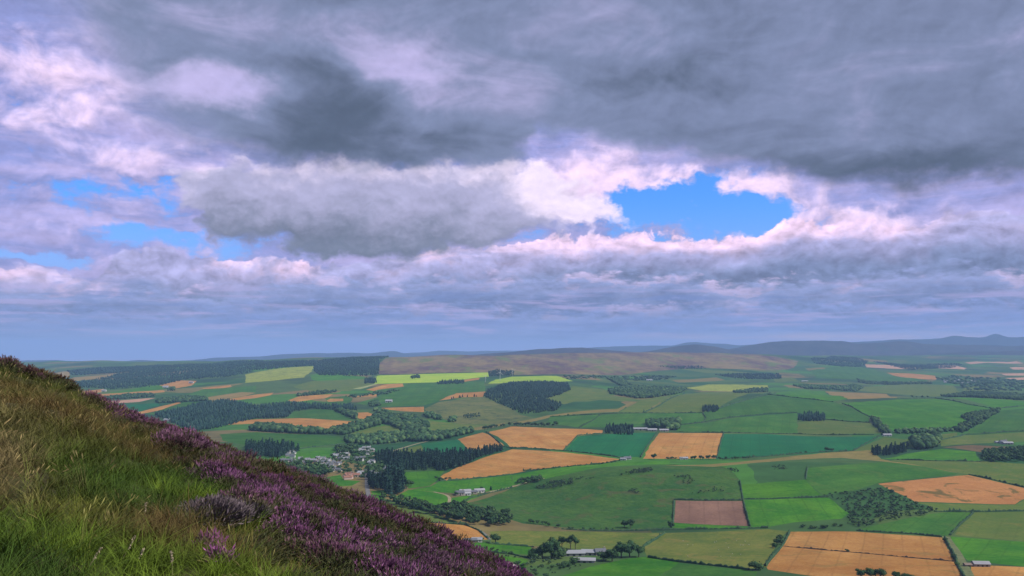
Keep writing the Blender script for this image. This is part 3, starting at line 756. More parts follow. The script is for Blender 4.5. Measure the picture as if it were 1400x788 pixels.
ridge('hill', 'pale blue range behind the middle of the moor', 25000, 3600, [(770,480),(806,475.5),(862,473.3),(915,473),(944,468.3),(979,469.8),(1010,472),(1050,470.3),(1090,472),(1140,476)], hill_far, 15, amp=0.4)
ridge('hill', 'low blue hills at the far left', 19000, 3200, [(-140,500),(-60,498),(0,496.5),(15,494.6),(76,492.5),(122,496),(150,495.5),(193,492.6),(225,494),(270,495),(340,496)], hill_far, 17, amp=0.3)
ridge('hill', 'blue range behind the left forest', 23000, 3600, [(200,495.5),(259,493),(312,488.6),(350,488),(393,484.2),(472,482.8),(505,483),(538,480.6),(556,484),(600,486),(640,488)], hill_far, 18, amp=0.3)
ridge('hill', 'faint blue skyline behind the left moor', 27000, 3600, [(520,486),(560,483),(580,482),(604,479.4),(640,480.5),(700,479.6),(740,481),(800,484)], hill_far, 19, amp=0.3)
# ---------------------------------------------------------------- foliage
def foliage_mat(name, ca, cb, cc, isl=0.35, ps=0.06):
    m, N, b = new_mat(name)
    geo = N.n('ShaderNodeNewGeometry'); oi = N.n('ShaderNodeObjectInfo')
    f = N.noise(geo.outputs['Position'], ps, 3.0, 0.6)
    c = N.mix(N.step(f, 0.35, 0.65), ca, cb)
    c = N.mix(N.step(geo.outputs['Random Per Island'], 0.72, 1.0, 0, 0.8, 'LINEAR'), c, cc)
    k = N.m('MULTIPLY_ADD', N.m('SUBTRACT', geo.outputs['Random Per Island'], 0.5), isl * 2, 1.0)
    k = N.m('MULTIPLY', k, N.m('MULTIPLY_ADD', oi.outputs['Random'], 0.4, 0.8))
    N.put(b.inputs['Base Color'], N.vm('SCALE', c, scale=k))
    b.inputs['Specular IOR Level'].default_value = 0.1
    return m
M_BROAD = foliage_mat('broadleaf_foliage', (0.027, 0.068, 0.030, 1), (0.046, 0.097, 0.035, 1), (0.081, 0.128, 0.041, 1))
M_CONIF = foliage_mat('conifer_foliage', (0.013, 0.038, 0.032, 1), (0.022, 0.054, 0.040, 1), (0.036, 0.074, 0.044, 1))
M_GORSE = foliage_mat('gorse_foliage', (0.027, 0.063, 0.039, 1), (0.048, 0.090, 0.045, 1), (0.105, 0.128, 0.045, 1))
M_HEDGE = foliage_mat('hedge_foliage', (0.022, 0.056, 0.031, 1), (0.042, 0.081, 0.036, 1), (0.070, 0.112, 0.042, 1), ps=0.12)
M_BARK = plain('bark', (0.10, 0.08, 0.065), 0.9, 0.25, 3.0)

def ico(sub):
    bm = bmesh.new(); bmesh.ops.create_icosphere(bm, subdivisions=sub, radius=1.0)
    v = np.array([p.co for p in bm.verts]); f = np.array([[q.index for q in p.verts] for p in bm.faces]); bm.free()
    return v, f
ICO1, ICO2 = ico(1), ico(2)
def cards(centers, normals, size, r):
    """leaf clumps: small bent quads split into triangles"""
    n = len(centers)
    nr = normals + r.normal(0, 0.55, (n, 3)); nr /= np.linalg.norm(nr, axis=1)[:, None]
    t = np.cross(nr, r.normal(0, 1, (n, 3))); t /= np.linalg.norm(t, axis=1)[:, None]
    bt = np.cross(nr, t)
    s = (size * r.uniform(0.6, 1.4, n))[:, None]
    v = np.stack([centers + t*s, centers + bt*s*0.7, centers - t*s, centers - bt*s*0.8 + nr*s*0.3], 1)
    f = (np.arange(n) * 4)[:, None] + np.array([[0, 1, 2, 3]])
    f = np.concatenate([f[:, [0, 1, 2]], f[:, [0, 2, 3]]])
    return v.reshape(-1, 3), f
def join(parts):
    V, Fc, o = [], [], 0
    for v, f in parts:
        V.append(v); Fc.append(f + o); o += len(v)
    return np.concatenate(V), np.concatenate(Fc)
def lump(r, subv, amp):
    v, f = subv
    return v * (1 + amp * r.normal(0, 1, len(v)))[:, None], f

def crown_mesh(seed, kind, ncard, card, lobes=7):
    """unit-height crown from z=0.12 to 1"""
    r = np.random.default_rng(seed); P = []
    if kind == 'broad':
        L = [(np.array([0, 0, 0.60]), np.array([0.27, 0.27, 0.30]))]
        for i in range(lobes):
            a = 2 * math.pi * i / lobes + r.uniform(-.4, .4); e = r.uniform(-0.15, 0.32)
            L.append((np.array([0.24*math.cos(a), 0.24*math.sin(a), 0.56 + e*0.75]), np.array([.19, .19, .17]) * r.uniform(.75, 1.2)))
        for c, rad in L:
            v, f = lump(r, ICO1, 0.10)
            P.append((c + v * rad * 0.80, f))
            n = int(ncard / len(L)); d = r.normal(0, 1, (n, 3)); d /= np.linalg.norm(d, axis=1)[:, None]
            P.append(cards(c + d * rad * r.uniform(0.75, 1.08, n)[:, None], d, card, r))
    else:
        for k in range(6):
            z = 0.10 + 0.15 * k; rad = 0.21 * (1 - 0.15 * k) + 0.015
            v, f = lump(r, ICO1, 0.12)
            v = v * np.array([rad*0.85, rad*0.85, 0.10]) + np.array([0, 0, z + 0.08]); P.append((v, f))
            n = int(ncard / 6); a = r.uniform(0, 6.283, n)
            d = np.column_stack([np.cos(a), np.sin(a), np.full(n, -0.25)])
            P.append(cards(np.column_stack([np.cos(a)*rad, np.sin(a)*rad, z + r.uniform(0, .14, n)]) * 1.0, d, card, r))
        P.append(cards(np.column_stack([r.normal(0, .012, 8), r.normal(0, .012, 8), r.uniform(.9, 1.0, 8)]), np.tile([1., 0, 0], (8, 1)), card*0.6, r))
    return join(P)
def trunk_mesh(seed, h=0.55, r0=0.035, limbs=4):
    r = np.random.default_rng(seed); P = []
    def tube(p0, p1, ra, rb, n=6):
        p0, p1 = np.array(p0, float), np.array(p1, float); d = p1 - p0; d /= np.linalg.norm(d)
        t = np.cross(d, [0.3, 0.9, 0.1]); t /= np.linalg.norm(t); b = np.cross(d, t)
        a = np.arange(n) * 2 * math.pi / n
        ring = lambda c, q: c + (np.cos(a)[:, None]*t + np.sin(a)[:, None]*b) * q
        v = np.concatenate([ring(p0, ra), ring(p1, rb)])
        f = np.array([(i, (i+1) % n, n + (i+1) % n) for i in range(n)] + [(i, n + (i+1) % n, n + i) for i in range(n)])
        return v, f
    P.append(tube((0, 0, -0.03), (0.005, 0, h*0.45), r0*1.25, r0)); P.append(tube((0.005, 0, h*0.45), (-0.01, .01, h*1.15), r0, r0*0.45))
    for i in range(limbs):
        a = 2*math.pi*i/limbs + r.uniform(-.4, .4); z = h * r.uniform(.42, .8)
        P.append(tube((0, 0, z), (.2*math.cos(a), .2*math.sin(a), z + r.uniform(.12, .25)), r0*0.5, r0*0.18, 5))
    return join(P)

def as_mesh(name, vf, mat, smooth=False):
    o = mesh_obj(name, vf[0], np.asarray(vf[1]), mat, link=False, smooth=smooth); me = o.data; bpy.data.objects.remove(o); return me
PROTO = {'broad': [(as_mesh('crown', crown_mesh(s, 'broad', 900, 0.035), M_BROAD), as_mesh('trunk', trunk_mesh(s), M_BARK)) for s in (1, 2, 3, 4)],
         'conifer': [(as_mesh('crown', crown_mesh(s, 'conifer', 420, 0.045), M_CONIF), as_mesh('trunk', trunk_mesh(s, 0.3, 0.02, 0), M_BARK)) for s in (5, 6)],
         'tall': [(as_mesh('crown', (lambda vf: (vf[0]*np.array([.85, .85, .88]) + np.array([0, 0, .13]), vf[1]))(crown_mesh(s, 'broad', 700, 0.032, 6)), M_BROAD), as_mesh('trunk', trunk_mesh(s, 0.65, 0.026, 4), M_BARK)) for s in (8, 9)],
         'bush': [(as_mesh('crown', (lambda vf: (vf[0]*np.array([1.5, 1.5, 1.15]) + np.array([0, 0, -0.22]), vf[1]))(crown_mesh(s, 'broad', 500, 0.045, 6)), M_BROAD), as_mesh('trunk', trunk_mesh(s, 0.3, 0.03, 3), M_BARK)) for s in (10, 11)]}
def plant_tree(x, y, h, kind, label, group=None, wide=1.0, name=None):
    cm, tm = random.choice(PROTO[kind])
    t = empty(name or {'broad': 'broadleaf_tree', 'conifer': 'conifer_tree', 'tall': 'broadleaf_tree', 'bush': 'bush'}[kind], (x, y, zg(x, y)), random.uniform(0, 6.28))
    t.scale = (h * wide, h * wide, h)
    for nm, me in (('trunk', tm), ('crown', cm)):
        c = bpy.data.objects.new(nm, me); COL.objects.link(c); c.parent = t
    tag(t, label, 'bush' if kind == 'bush' else 'tree', group)
    return t
def tree_px(crop, cx, cy, hpx, kind, label, group=None, wide=1.0):
    """base at a place of the photograph, height in its pixels"""
    p = pxs(crop, [cx, cy]); w = drop(p[:, 0], p[:, 1])[0]
    return plant_tree(w[0], w[1], hpx / CROP[crop][2] * w[1] / F_PX, kind, label, group, wide)

# ---- trees that stand by themselves
G1 = 'trees around the near farm'
for a in [('F',128,690,62,'bush','leftmost low bushy tree of the dark clump left of the near farm',G1,1.1),
          ('F',165,692,80,'broad','bushy tree second from the left in the clump by the near farm',G1,1.1),
          ('F',215,690,108,'broad','round dark tree standing tallest in the clump left of the grey farm roofs',G1,1.15),
          ('F',252,688,80,'bush','low tree at the right end of the clump left of the grey farm roofs',G1,1.1),
          ('F',272,642,74,'tall','thin-crowned tree on a bare trunk, left of the pair behind the near farm',G1,0.95),
          ('F',318,644,84,'tall','tall bare-trunked tree in the middle of the three behind the near farm',G1,0.95),
          ('F',345,642,72,'tall','bare-trunked tree nearest the pasture, rightmost of the three behind the near farm',G1,0.9),
          ('F',340,722,40,'bush','small bush in front of the near farm sheds',G1,1.2),
          ('F',300,735,30,'bush','low bush on the bank below the near farm clump',G1,1.4),
          ('F',500,704,62,'bush','left bushy tree of the clump right of the near farm',G1,1.2),
          ('F',545,708,72,'broad','dark tree in front of the clump right of the near farm',G1,1.15),
          ('F',595,688,86,'broad','dense round tree in the middle of the clump right of the near farm',G1,1.25),
          ('F',640,686,88,'broad','tallest round tree of the clump right of the near farm',G1,1.2),
          ('F',690,684,70,'broad','rightmost tree of the clump right of the near farm',G1,1.15),
          ('F',1326,753,60,'bush','lone round bush on the hedge below the sheep pasture',None,1.15),
          ('F',866,533,48,'broad','lone tree at the lower corner of the ploughed field',None,1.0),
          ('F',612,526,44,'broad','left tree of the pair on the hedge at the dome foot','pair at the dome foot',1.1),
          ('F',645,526,48,'broad','right tree of the pair on the hedge at the dome foot','pair at the dome foot',1.15),
          ('E',1303,610,58,'broad','dense tree beside the cottage and the orange wheat','trees by the cottage',1.3),
          ('E',1225,600,26,'bush','small bush right behind the white cottage','trees by the cottage',1.1),
          ('G',430,656,19,'bush','tiny lone tree in the middle of the big wheat field',None,1.0),
          ('G',505,806,60,'broad','left round tree of the clump at the bottom of the big wheat field','clump at the bottom edge',1.2),
          ('G',560,806,68,'broad','middle round tree of the clump at the bottom of the big wheat field','clump at the bottom edge',1.2),
          ('G',612,806,64,'broad','right round tree of the clump at the bottom of the big wheat field','clump at the bottom edge',1.2),
          ('G',700,812,48,'broad','lower tree right of the clump at the bottom of the big wheat field','clump at the bottom edge',1.2),
          ('G',745,812,46,'broad','second low tree right of the clump at the bottom of the big wheat field','clump at the bottom edge',1.2),
          ('G',790,812,38,'bush','small bush ending the tree line at the bottom of the big wheat field','clump at the bottom edge',1.1),
          ('G',905,812,30,'bush','small separate bush at the bottom right of the big wheat field','clump at the bottom edge',1.2),
          ('G',965,598,22,'bush','bush at the top of the lane beside the big wheat field','bushes on the lane',1.0),
          ('G',1010,690,26,'bush','bush halfway down the lane beside the big wheat field','bushes on the lane',1.0),
          ('G',1030,730,24,'bush','lowest bush on the lane beside the big wheat field','bushes on the lane',1.0),
          ('G',55,615,44,'bush','upper bush on the hedge left of the big wheat field','bushes left of the wheat',1.0),
          ('G',65,590,34,'bush','middle bush on the hedge left of the big wheat field','bushes left of the wheat',1.0),
          ('G',40,634,30,'bush','lower bush on the hedge left of the big wheat field','bushes left of the wheat',1.0),
          ('E',1090,350,24,'broad','dark tree at the left end of the white farm','trees at the white farm',1.2),
          ('E',1228,325,26,'broad','dark tree right of the white farm sheds','trees at the white farm',1.0),
          ('E',1278,320,22,'conifer','thin lone tree on the lane right of the white farm','trees at the white farm',1.2),
          ('C',765,742,32,'broad','round tree at the foot of the square wheat field','trees along the lane below the wheat',1.2),
          ('E',1345,458,36,'broad','tree standing above the belt on the dome slope','trees on the dome slope',1.1),
          ('E',1370,440,24,'bush','small bush on the dome slope above the belt','trees on the dome slope',1.1),
          ]:
    tree_px(*a)

ORD = 'first second third fourth fifth sixth seventh eighth ninth tenth eleventh twelfth thirteenth fourteenth fifteenth sixteenth seventeenth eighteenth nineteenth twentieth'.split()
def number(objs, label):
    """name each of a row by its place counted from the left"""
    objs = sorted(objs, key=lambda o: o.location.x / o.location.y)
    for k, o in enumerate(objs):
        o['label'] = ORD[k] + ' from the left: ' + label if len(objs) > 1 else label
def tree_row(crop, pts, n, hpx, kind, label, group, jit=3.0):
    p = pxs(crop, pts); w = drop(p[:, 0], p[:, 1])
    seg = np.linalg.norm(np.diff(w, axis=0), axis=1); cum = np.concatenate([[0], np.cumsum(seg)])
    made = []
    for s in np.linspace(0.02, 0.98, n) + rng.uniform(-0.3, 0.3, n) / n:
        s = min(max(s, 0), 1) * cum[-1]
        q = np.array([np.interp(s, cum, w[:, 0]), np.interp(s, cum, w[:, 1])]) + rng.uniform(-jit, jit, 2)
        h = hpx / CROP[crop][2] * q[1] / F_PX * rng.uniform(0.7, 1.25)
        made.append(plant_tree(q[0], q[1], h, kind, label, group, rng.uniform(0.9, 1.3)))
    number(made, label)
tree_row('C', [840,738, 940,742], 5, 14, 'bush', 'small dark tree on the lane under the square wheat field', 'trees along the lane below the wheat')
tree_row('C', [975,745, 1085,742], 7, 24, 'broad', 'round tree in the lane knot below the square wheat field', 'trees along the lane below the wheat')
tree_row('C', [1115,746, 1180,745, 1280,738], 9, 18, 'broad', 'small tree along the lane under the long blue-green field', 'trees along the lane below the teal field')
tree_row('C', [5,562, 70,562, 170,566, 245,562], 15, 22, 'broad', 'small dark tree in the row above the notched wheat field', 'row above the notched wheat field')
tree_row('B', [1235,585, 1300,570, 1375,562], 9, 22, 'broad', 'small tree in the row left of the notched wheat field', 'row left of the notched wheat field')
tree_row('B', [1060,418, 1110,408, 1200,404], 8, 14, 'conifer', 'tiny dark tree on the curved wheat strip of the mound', 'trees on the curved wheat strip', 8)
tree_row('F', [80,212, 200,204, 330,192, 480,180, 590,160], 16, 10, 'bush', 'small hedge bush under the long tapering wheat field', 'bushes under the tapering wheat', 2)
tree_row('F', [180,795, 60,765, 20,720], 7, 26, 'bush', 'scrubby bush on the bank at the heather edge', 'bushes on the near bank', 8)
tree_row('F', [300,735, 230,748, 150,740], 5, 22, 'bush', 'low scrub bush on the bank below the near farm', 'bushes on the near bank', 6)
tree_row('E', [750,395, 800,400, 848,418], 6, 26, 'conifer', 'small dark tree ending the belt by the road', 'trees ending the belt by the road')
tree_row('E', [830,300, 850,298], 2, 34, 'broad', 'dark tree standing right of the tall conifer clump', 'trees beside the conifer clump', 3)
tree_row('E', [985,255, 1000,268, 1030,262, 1060,258], 5, 16, 'bush', 'small bush at the blunt end of the tapering wheat', 'bushes at the blunt wheat end', 2)
tree_row('E', [1245,640, 1300,650, 1393,672], 6, 18, 'bush', 'low bush on the hedge above the heather edge', 'bushes above the heather edge', 3)
tree_row('D', [150,712, 205,706], 3, 14, 'bush', 'small bush under the long blue-green field', 'bushes under the teal field', 2)
tree_row('D', [318,698, 350,698], 4, 22, 'broad', 'tree of the small knot under the long blue-green field', 'knot under the teal field', 5)
tree_row('D', [780,410, 845,410], 5, 12, 'broad', 'tiny tree of the knot on the right hill crest', 'knot on the right crest', 12)
tree_row('G', [195,525, 250,528, 400,515], 7, 22, 'bush', 'bush along the hedge under the bright green field', 'bushes under the bright field', 4)
tree_row('G', [395,325, 430,330, 300,352], 5, 10, 'bush', 'small bush at the top of the scrub slope', 'bushes above the scrub', 4)
tree_row('F', [75,500, 110,498, 150,505, 260,525], 10, 24, 'broad', 'tree of the thin belt at the left foot of the dome', 'belt at the dome foot', 4)
tree_row('F', [300,530, 400,533, 560,533], 8, 11, 'bush', 'small bush along the hedge at the dome foot', 'bushes at the dome foot', 2)

# ---- woods and scrub: masses nobody could count
def wood(label, crop, outline, kind='broad', h=15.0, gap=9.0, name='woodland', fill=1.0):
    p = pxs(crop, outline); w = drop(p[:, 0], p[:, 1])
    lo, hi = w.min(0), w.max(0); dist = w[:, 1].mean()
    gap = max(gap, dist * 0.0027)
    n = int((hi[0]-lo[0]) * (hi[1]-lo[1]) / gap**2 * fill) + 4
    n = min(n, 60000)
    q = rng.uniform(lo, hi, (n, 2)); q = q[inside(q, w)]
    if len(q) == 0: return
    if len(q) > 6000: q = q[:6000]
    zz = ground(q[:, 0], q[:, 1])
    near, mid = dist < 2000, dist < 3000
    r = np.random.default_rng(len(q))
    var = []
    for s in range(6):
        if kind == 'conifer':
            vf = crown_mesh(100+s, 'conifer', 60, 0.06) if near else (lambda L: (L[0]*np.array([.2, .2, .5]) * (1.15 - 0.8*np.clip((L[0][:, 2:3]+1)/2, 0, 1)) ** np.array([1, 1, 0]) + np.array([0, 0, .5]), L[1]))(lump(r, ICO2 if mid else ICO1, 0.13))
        else:
            if near: vf = crown_mesh(120+s, 'broad', 130, 0.06, 5)
            else: vf = (lambda L: (L[0]*np.array([.42, .42, .45]) + np.array([0, 0, .5]), L[1]))(lump(r, ICO2 if mid else ICO1, 0.16))
        var.append(vf)
    P = []
    for k in range(6):
        sel = np.arange(len(q)) % 6 == k
        m = int(sel.sum())
        if not m: continue
        v, f = var[k]
        hh = h * r.uniform(0.55, 1.3, m); ww = hh * r.uniform(0.85, 1.25, m) * max(1.0, gap / 9.0 * 0.8)
        a = r.uniform(0, 6.283, m); c, s = np.cos(a), np.sin(a)
        X = (v[None, :, 0]*c[:, None] - v[None, :, 1]*s[:, None]) * ww[:, None] + q[sel, 0][:, None]
        Y = (v[None, :, 0]*s[:, None] + v[None, :, 1]*c[:, None]) * ww[:, None] + q[sel, 1][:, None]
        Z = v[None, :, 2] * hh[:, None] + zz[sel][:, None] - 0.4
        P.append((np.stack([X, Y, Z], 2).reshape(-1, 3), (f[None] + (np.arange(m) * len(v))[:, None, None]).reshape(-1, 3)))
    V, Fc = join(P)
    o = mesh_obj(name, V, Fc, {'conifer': M_CONIF, 'gorse': M_GORSE}.get(kind, M_BROAD))
    tag(o, label, 'scrub' if kind == 'gorse' else 'wood', kind='stuff')
    wood.tris += len(Fc)
wood.tris = 0
WOODS = [
 ('broad dark conifer wood above the heather slope', 'A', [830,505, 1040,455, 1180,430, 1240,432, 1379,460, 1560,442, 1750,455, 1890,452, 1925,480, 1800,475, 1700,470, 1580,485, 1540,520, 1379,522, 1230,560, 1050,592, 930,548], 'conifer', 14),
 ('winding tree belt below the broad pale wheat field', 'B', [-40,585, 0,562, 120,567, 330,592, 440,582, 560,552, 640,517, 850,512, 930,562, 930,590, 880,622, 780,602, 780,580, 700,552, 600,575, 470,612, 300,607, 0,592], 'broad', 14),
 ('wood strip hooked around the small pale wheat field', 'B', [420,482, 470,480, 540,505, 540,528, 500,515], 'broad', 12),
 ('narrow wood right of the small pale wheat field', 'B', [630,480, 680,480, 770,515, 700,520], 'broad', 12),
 ('tree belt running below the wooded mound', 'B', [470,628, 620,618, 780,607, 890,622, 940,612, 1160,590, 1165,600, 1000,640, 820,648, 620,667, 490,657], 'broad', 13),
 ('conifer block at the left of the village', 'B', [-60,680, 0,670, 90,660, 200,675, 230,700, 130,732, 0,732, -40,730], 'conifer', 16),
 ('small dark wood behind the village houses', 'B', [435,685, 540,680, 548,718, 440,722], 'broad', 13),
 ('long wood right of the village', 'E', [650,135, 720,125, 1000,128, 1160,122, 1210,108, 1350,92, 1360,100, 1200,150, 1130,190, 1030,215, 800,212, 700,190, 640,165], 'conifer', 15),
 ('tall dark conifer clump beside the village road', 'E', [712,240, 790,205, 802,250, 822,300, 780,342, 712,358, 702,300], 'conifer', 22),
 ('dark wood left of the tall conifer clump', 'E', [612,262, 705,262, 705,315, 622,316], 'conifer', 16),
 ('dark wood at the heather edge below the village', 'E', [130,192, 290,195, 380,215, 405,245, 290,256, 200,225], 'broad', 14),
 ('curving tree belt between bright fields and the orange wheat', 'E', [665,372, 790,377, 850,412, 865,392, 910,398, 960,425, 1000,437, 1040,422, 1120,410, 1250,440, 1330,470, 1385,490, 1360,522, 1250,517, 1150,508, 1060,492, 960,467, 880,442, 850,425, 740,397, 668,397], 'broad', 12),
 ('big dark forest block below the turbines', 'C', [-60,345, 0,332, 130,326, 300,336, 315,370, 260,395, 170,420, 270,450, 240,482, 140,492, 60,500, 0,478, -90,432, -155,405, -130,375], 'conifer', 13),
 ('dark wood filling the side valley right of the big forest', 'C', [510,307, 600,312, 640,347, 850,357, 940,365, 870,395, 760,411, 680,416, 530,390, 515,372, 600,357], 'broad', 13),
 ('far left hillside forest', 'A', [300,340, 480,320, 640,285, 860,245, 1010,232, 1379,212, 1379,262, 1220,300, 1000,312, 850,350, 600,366, 340,352], 'conifer', 14),
 ('dark strip forest at the far left skyline', 'A', [360,268, 600,248, 860,236, 900,240, 640,278, 480,286, 390,290], 'conifer', 14),
 ('far forest slope below the blue range', 'B', [0,212, 330,212, 640,187, 720,190, 665,217, 660,290, 520,295, 340,290, 310,268, 312,240, 100,255, 0,262], 'conifer', 14),
 ('far dark wood strip under the far left stubble', 'A', [530,412, 700,395, 840,393, 830,405, 700,416, 540,424], 'broad', 12),
 ('two-part wood beside the far left green field', 'A', [840,432, 880,418, 1010,405, 1120,412, 1120,428, 960,436, 850,440], 'broad', 12),
 ('tiny far wood above the sunlit stubble', 'A', [900,362, 940,358, 945,372, 905,374], 'broad', 12),
 ('square far plantation on the lime strip', 'B', [585,312, 648,308, 650,332, 585,335], 'conifer', 14),
 ('small far wood between lime strips', 'B', [835,298, 880,292, 885,304, 840,308], 'broad', 12),
 ('pair of small far woods left of the turbines', 'B', [970,330, 1010,322, 1060,318, 1120,318, 1122,336, 1050,338, 975,340], 'conifer', 12),
 ('far wood behind the turbines', 'B', [1250,270, 1300,262, 1390,270, 1390,292, 1255,294], 'conifer', 12),
 ('small hedged wood on the left slope', 'B', [215,398, 340,380, 440,378, 360,392, 230,404], 'broad', 11),
 ('thin tree line in the middle left fields', 'B', [470,405, 700,375, 790,365, 720,392, 610,400, 510,412], 'broad', 9, 16, 'woodland', 0.5),
 ('small wood between the pale wheat strips', 'B', [610,440, 660,432, 670,456, 615,458], 'broad', 11),
 ('dark wood right of the wheat strip', 'B', [905,495, 960,500, 1005,528, 960,530, 905,512], 'broad', 11),
 ('small dark copse below the olive mound', 'B', [1035,525, 1075,520, 1080,540, 1040,542], 'broad', 11),
 ('wood scattered over the olive mound', 'B', [1110,505, 1200,492, 1210,512, 1130,522], 'gorse', 5),
 ('dark plantation below the middle hill, left of the farm', 'C', [500,578, 520,570, 655,572, 652,612, 600,610, 500,600], 'conifer', 13),
 ('dark wood behind the long barns', 'C', [728,547, 815,545, 835,540, 900,540, 900,582, 840,590, 812,575, 730,572], 'broad', 15),
 ('square plantation on the hill hedge', 'C', [1025,464, 1110,460, 1112,486, 1030,490], 'conifer', 12),
 ('rectangular plantation on the right hill', 'D', [163,502, 305,500, 308,535, 163,537], 'conifer', 13),
 ('wooded stream gully down the right hill', 'D', [552,517, 590,528, 640,580, 652,605, 612,612, 565,545], 'broad', 11),
 ('wooded gully at the right edge of the hill', 'D', [1040,517, 1130,490, 1250,473, 1250,484, 1155,547, 1055,602, 1000,585, 1090,542], 'broad', 10),
 ('low tree belt along the big green hill field', 'D', [690,592, 740,590, 1000,577, 1020,590, 760,606, 690,606], 'broad', 9),
 ('double clump of round trees on the right', 'D', [770,652, 830,635, 900,615, 930,632, 905,682, 800,692], 'broad', 16),
 ('dark tree row beside the double clump', 'D', [555,705, 640,690, 700,675, 760,682, 740,712, 570,726], 'conifer', 14),
 ('dark wood at the right edge above the olive field', 'D', [1150,715, 1240,700, 1379,695, 1440,700, 1440,750, 1160,757], 'broad', 12),
 ('far wood belt behind the right hill crest', 'D', [930,402, 1080,380, 1250,388, 1379,393, 1450,395, 1450,425, 1379,425, 1150,412], 'broad', 11),
 ('far dark wood in the dip behind the hill', 'D', [130,345, 200,345, 400,352, 470,342, 520,355, 470,377, 350,368, 200,362], 'broad', 11),
 ('far hedge wood under the far green field', 'D', [480,312, 540,325, 880,328, 880,336, 560,338, 490,330], 'broad', 11),
 ('far woods around the right village', 'D', [900,300, 1000,290, 1100,300, 1250,305, 1379,320, 1379,372, 1200,375, 1060,365, 1030,340, 940,320], 'broad', 11, 30, 'woodland', 0.45),
 ('far dark forest strip at the right', 'D', [560,215, 760,235, 1000,225, 1050,232, 880,256, 760,262], 'conifer', 12),
 ('far dark forest patch above the stubble', 'D', [230,200, 400,190, 540,215, 520,240, 400,245, 250,225], 'conifer', 12),
 ('far conifer strip right of the moor', 'C', [1090,287, 1379,280, 1450,285, 1450,308, 1379,312, 1200,307], 'conifer', 12),
 ('far thin wood on the moor edge', 'C', [780,240, 1000,240, 1060,254, 900,256], 'conifer', 11),
 ('far wood under the moor foot', 'C', [280,292, 420,290, 560,300, 640,295, 900,290, 850,312, 640,320, 500,305, 300,310], 'broad', 10, 26, 'woodland', 0.5),
 ('far copses by the yellow-green field', 'C', [1190,378, 1300,362, 1379,360, 1379,380, 1200,384], 'broad', 10),
 ('dense scrub wood below the patchy wheat', 'G', [465,335, 560,318, 640,312, 740,352, 800,388, 925,430, 860,456, 660,491, 520,526, 430,512, 445,445, 400,400], 'gorse', 5.0, 6.0, 'scrub', 0.62),
 ('scrub climbing the slope left of the patchy wheat', 'G', [310,350, 400,330, 465,335, 420,440, 400,400], 'gorse', 4, 7, 'scrub', 0.5),
 ('upper gorse streak on the dome', 'F', [585,243, 640,217, 760,203, 765,215, 740,224, 650,235], 'gorse', 4.0, 4, 'gorse'),
 ('large gorse patch on the left of the dome', 'F', [125,305, 200,277, 330,263, 335,287, 230,311, 150,318], 'gorse', 4.0, 4.5, 'gorse'),
 ('tree strip on the lane at the dome top', 'F', [20,292, 60,264, 170,255, 165,275, 60,290], 'broad', 8.0, 6, 'gorse'),
 ('gorse patch right of the dome middle', 'F', [880,246, 960,240, 1012,268, 945,296, 920,270], 'gorse', 3.5, 5, 'gorse', 0.7),
 ('gorse patch in the middle of the dome', 'F', [615,325, 690,308, 712,340, 650,347], 'gorse', 3.5, 5, 'gorse', 0.7),
 ('scattered gorse left of the ploughed field', 'F', [1080,312, 1150,298, 1165,325, 1100,335, 950,340], 'gorse', 3.5, 5, 'gorse', 0.5),
 ('small gorse streak on the dome shoulder', 'F', [1170,205, 1220,200, 1235,222, 1190,220], 'gorse', 3.5, 5, 'gorse'),
 ('gorse dots on the upper dome', 'F', [300,255, 370,250, 445,250, 440,262, 330,265], 'gorse', 3.0, 5, 'gorse', 0.6),
 ('gorse on the right shoulder slope', 'G', [20,195, 80,185, 110,205, 40,215], 'gorse', 3.5, 5, 'gorse', 0.7),
 ('dark scrub bank at the heather edge', 'F', [-60,690, 0,672, 110,690, 290,700, 380,735, 240,775, 180,790, 40,740], 'gorse', 4, 7, 'scrub', 0.4),
 ('garden trees among the village houses', 'E', [140,185, 240,160, 420,140, 540,110, 620,100, 700,190, 740,230, 700,262, 560,265, 470,235, 400,215, 200,200], 'broad', 8, 10, 'woodland', 0.55),
]
for wd in WOODS: wood(*wd)
print('wood tris', wood.tris)

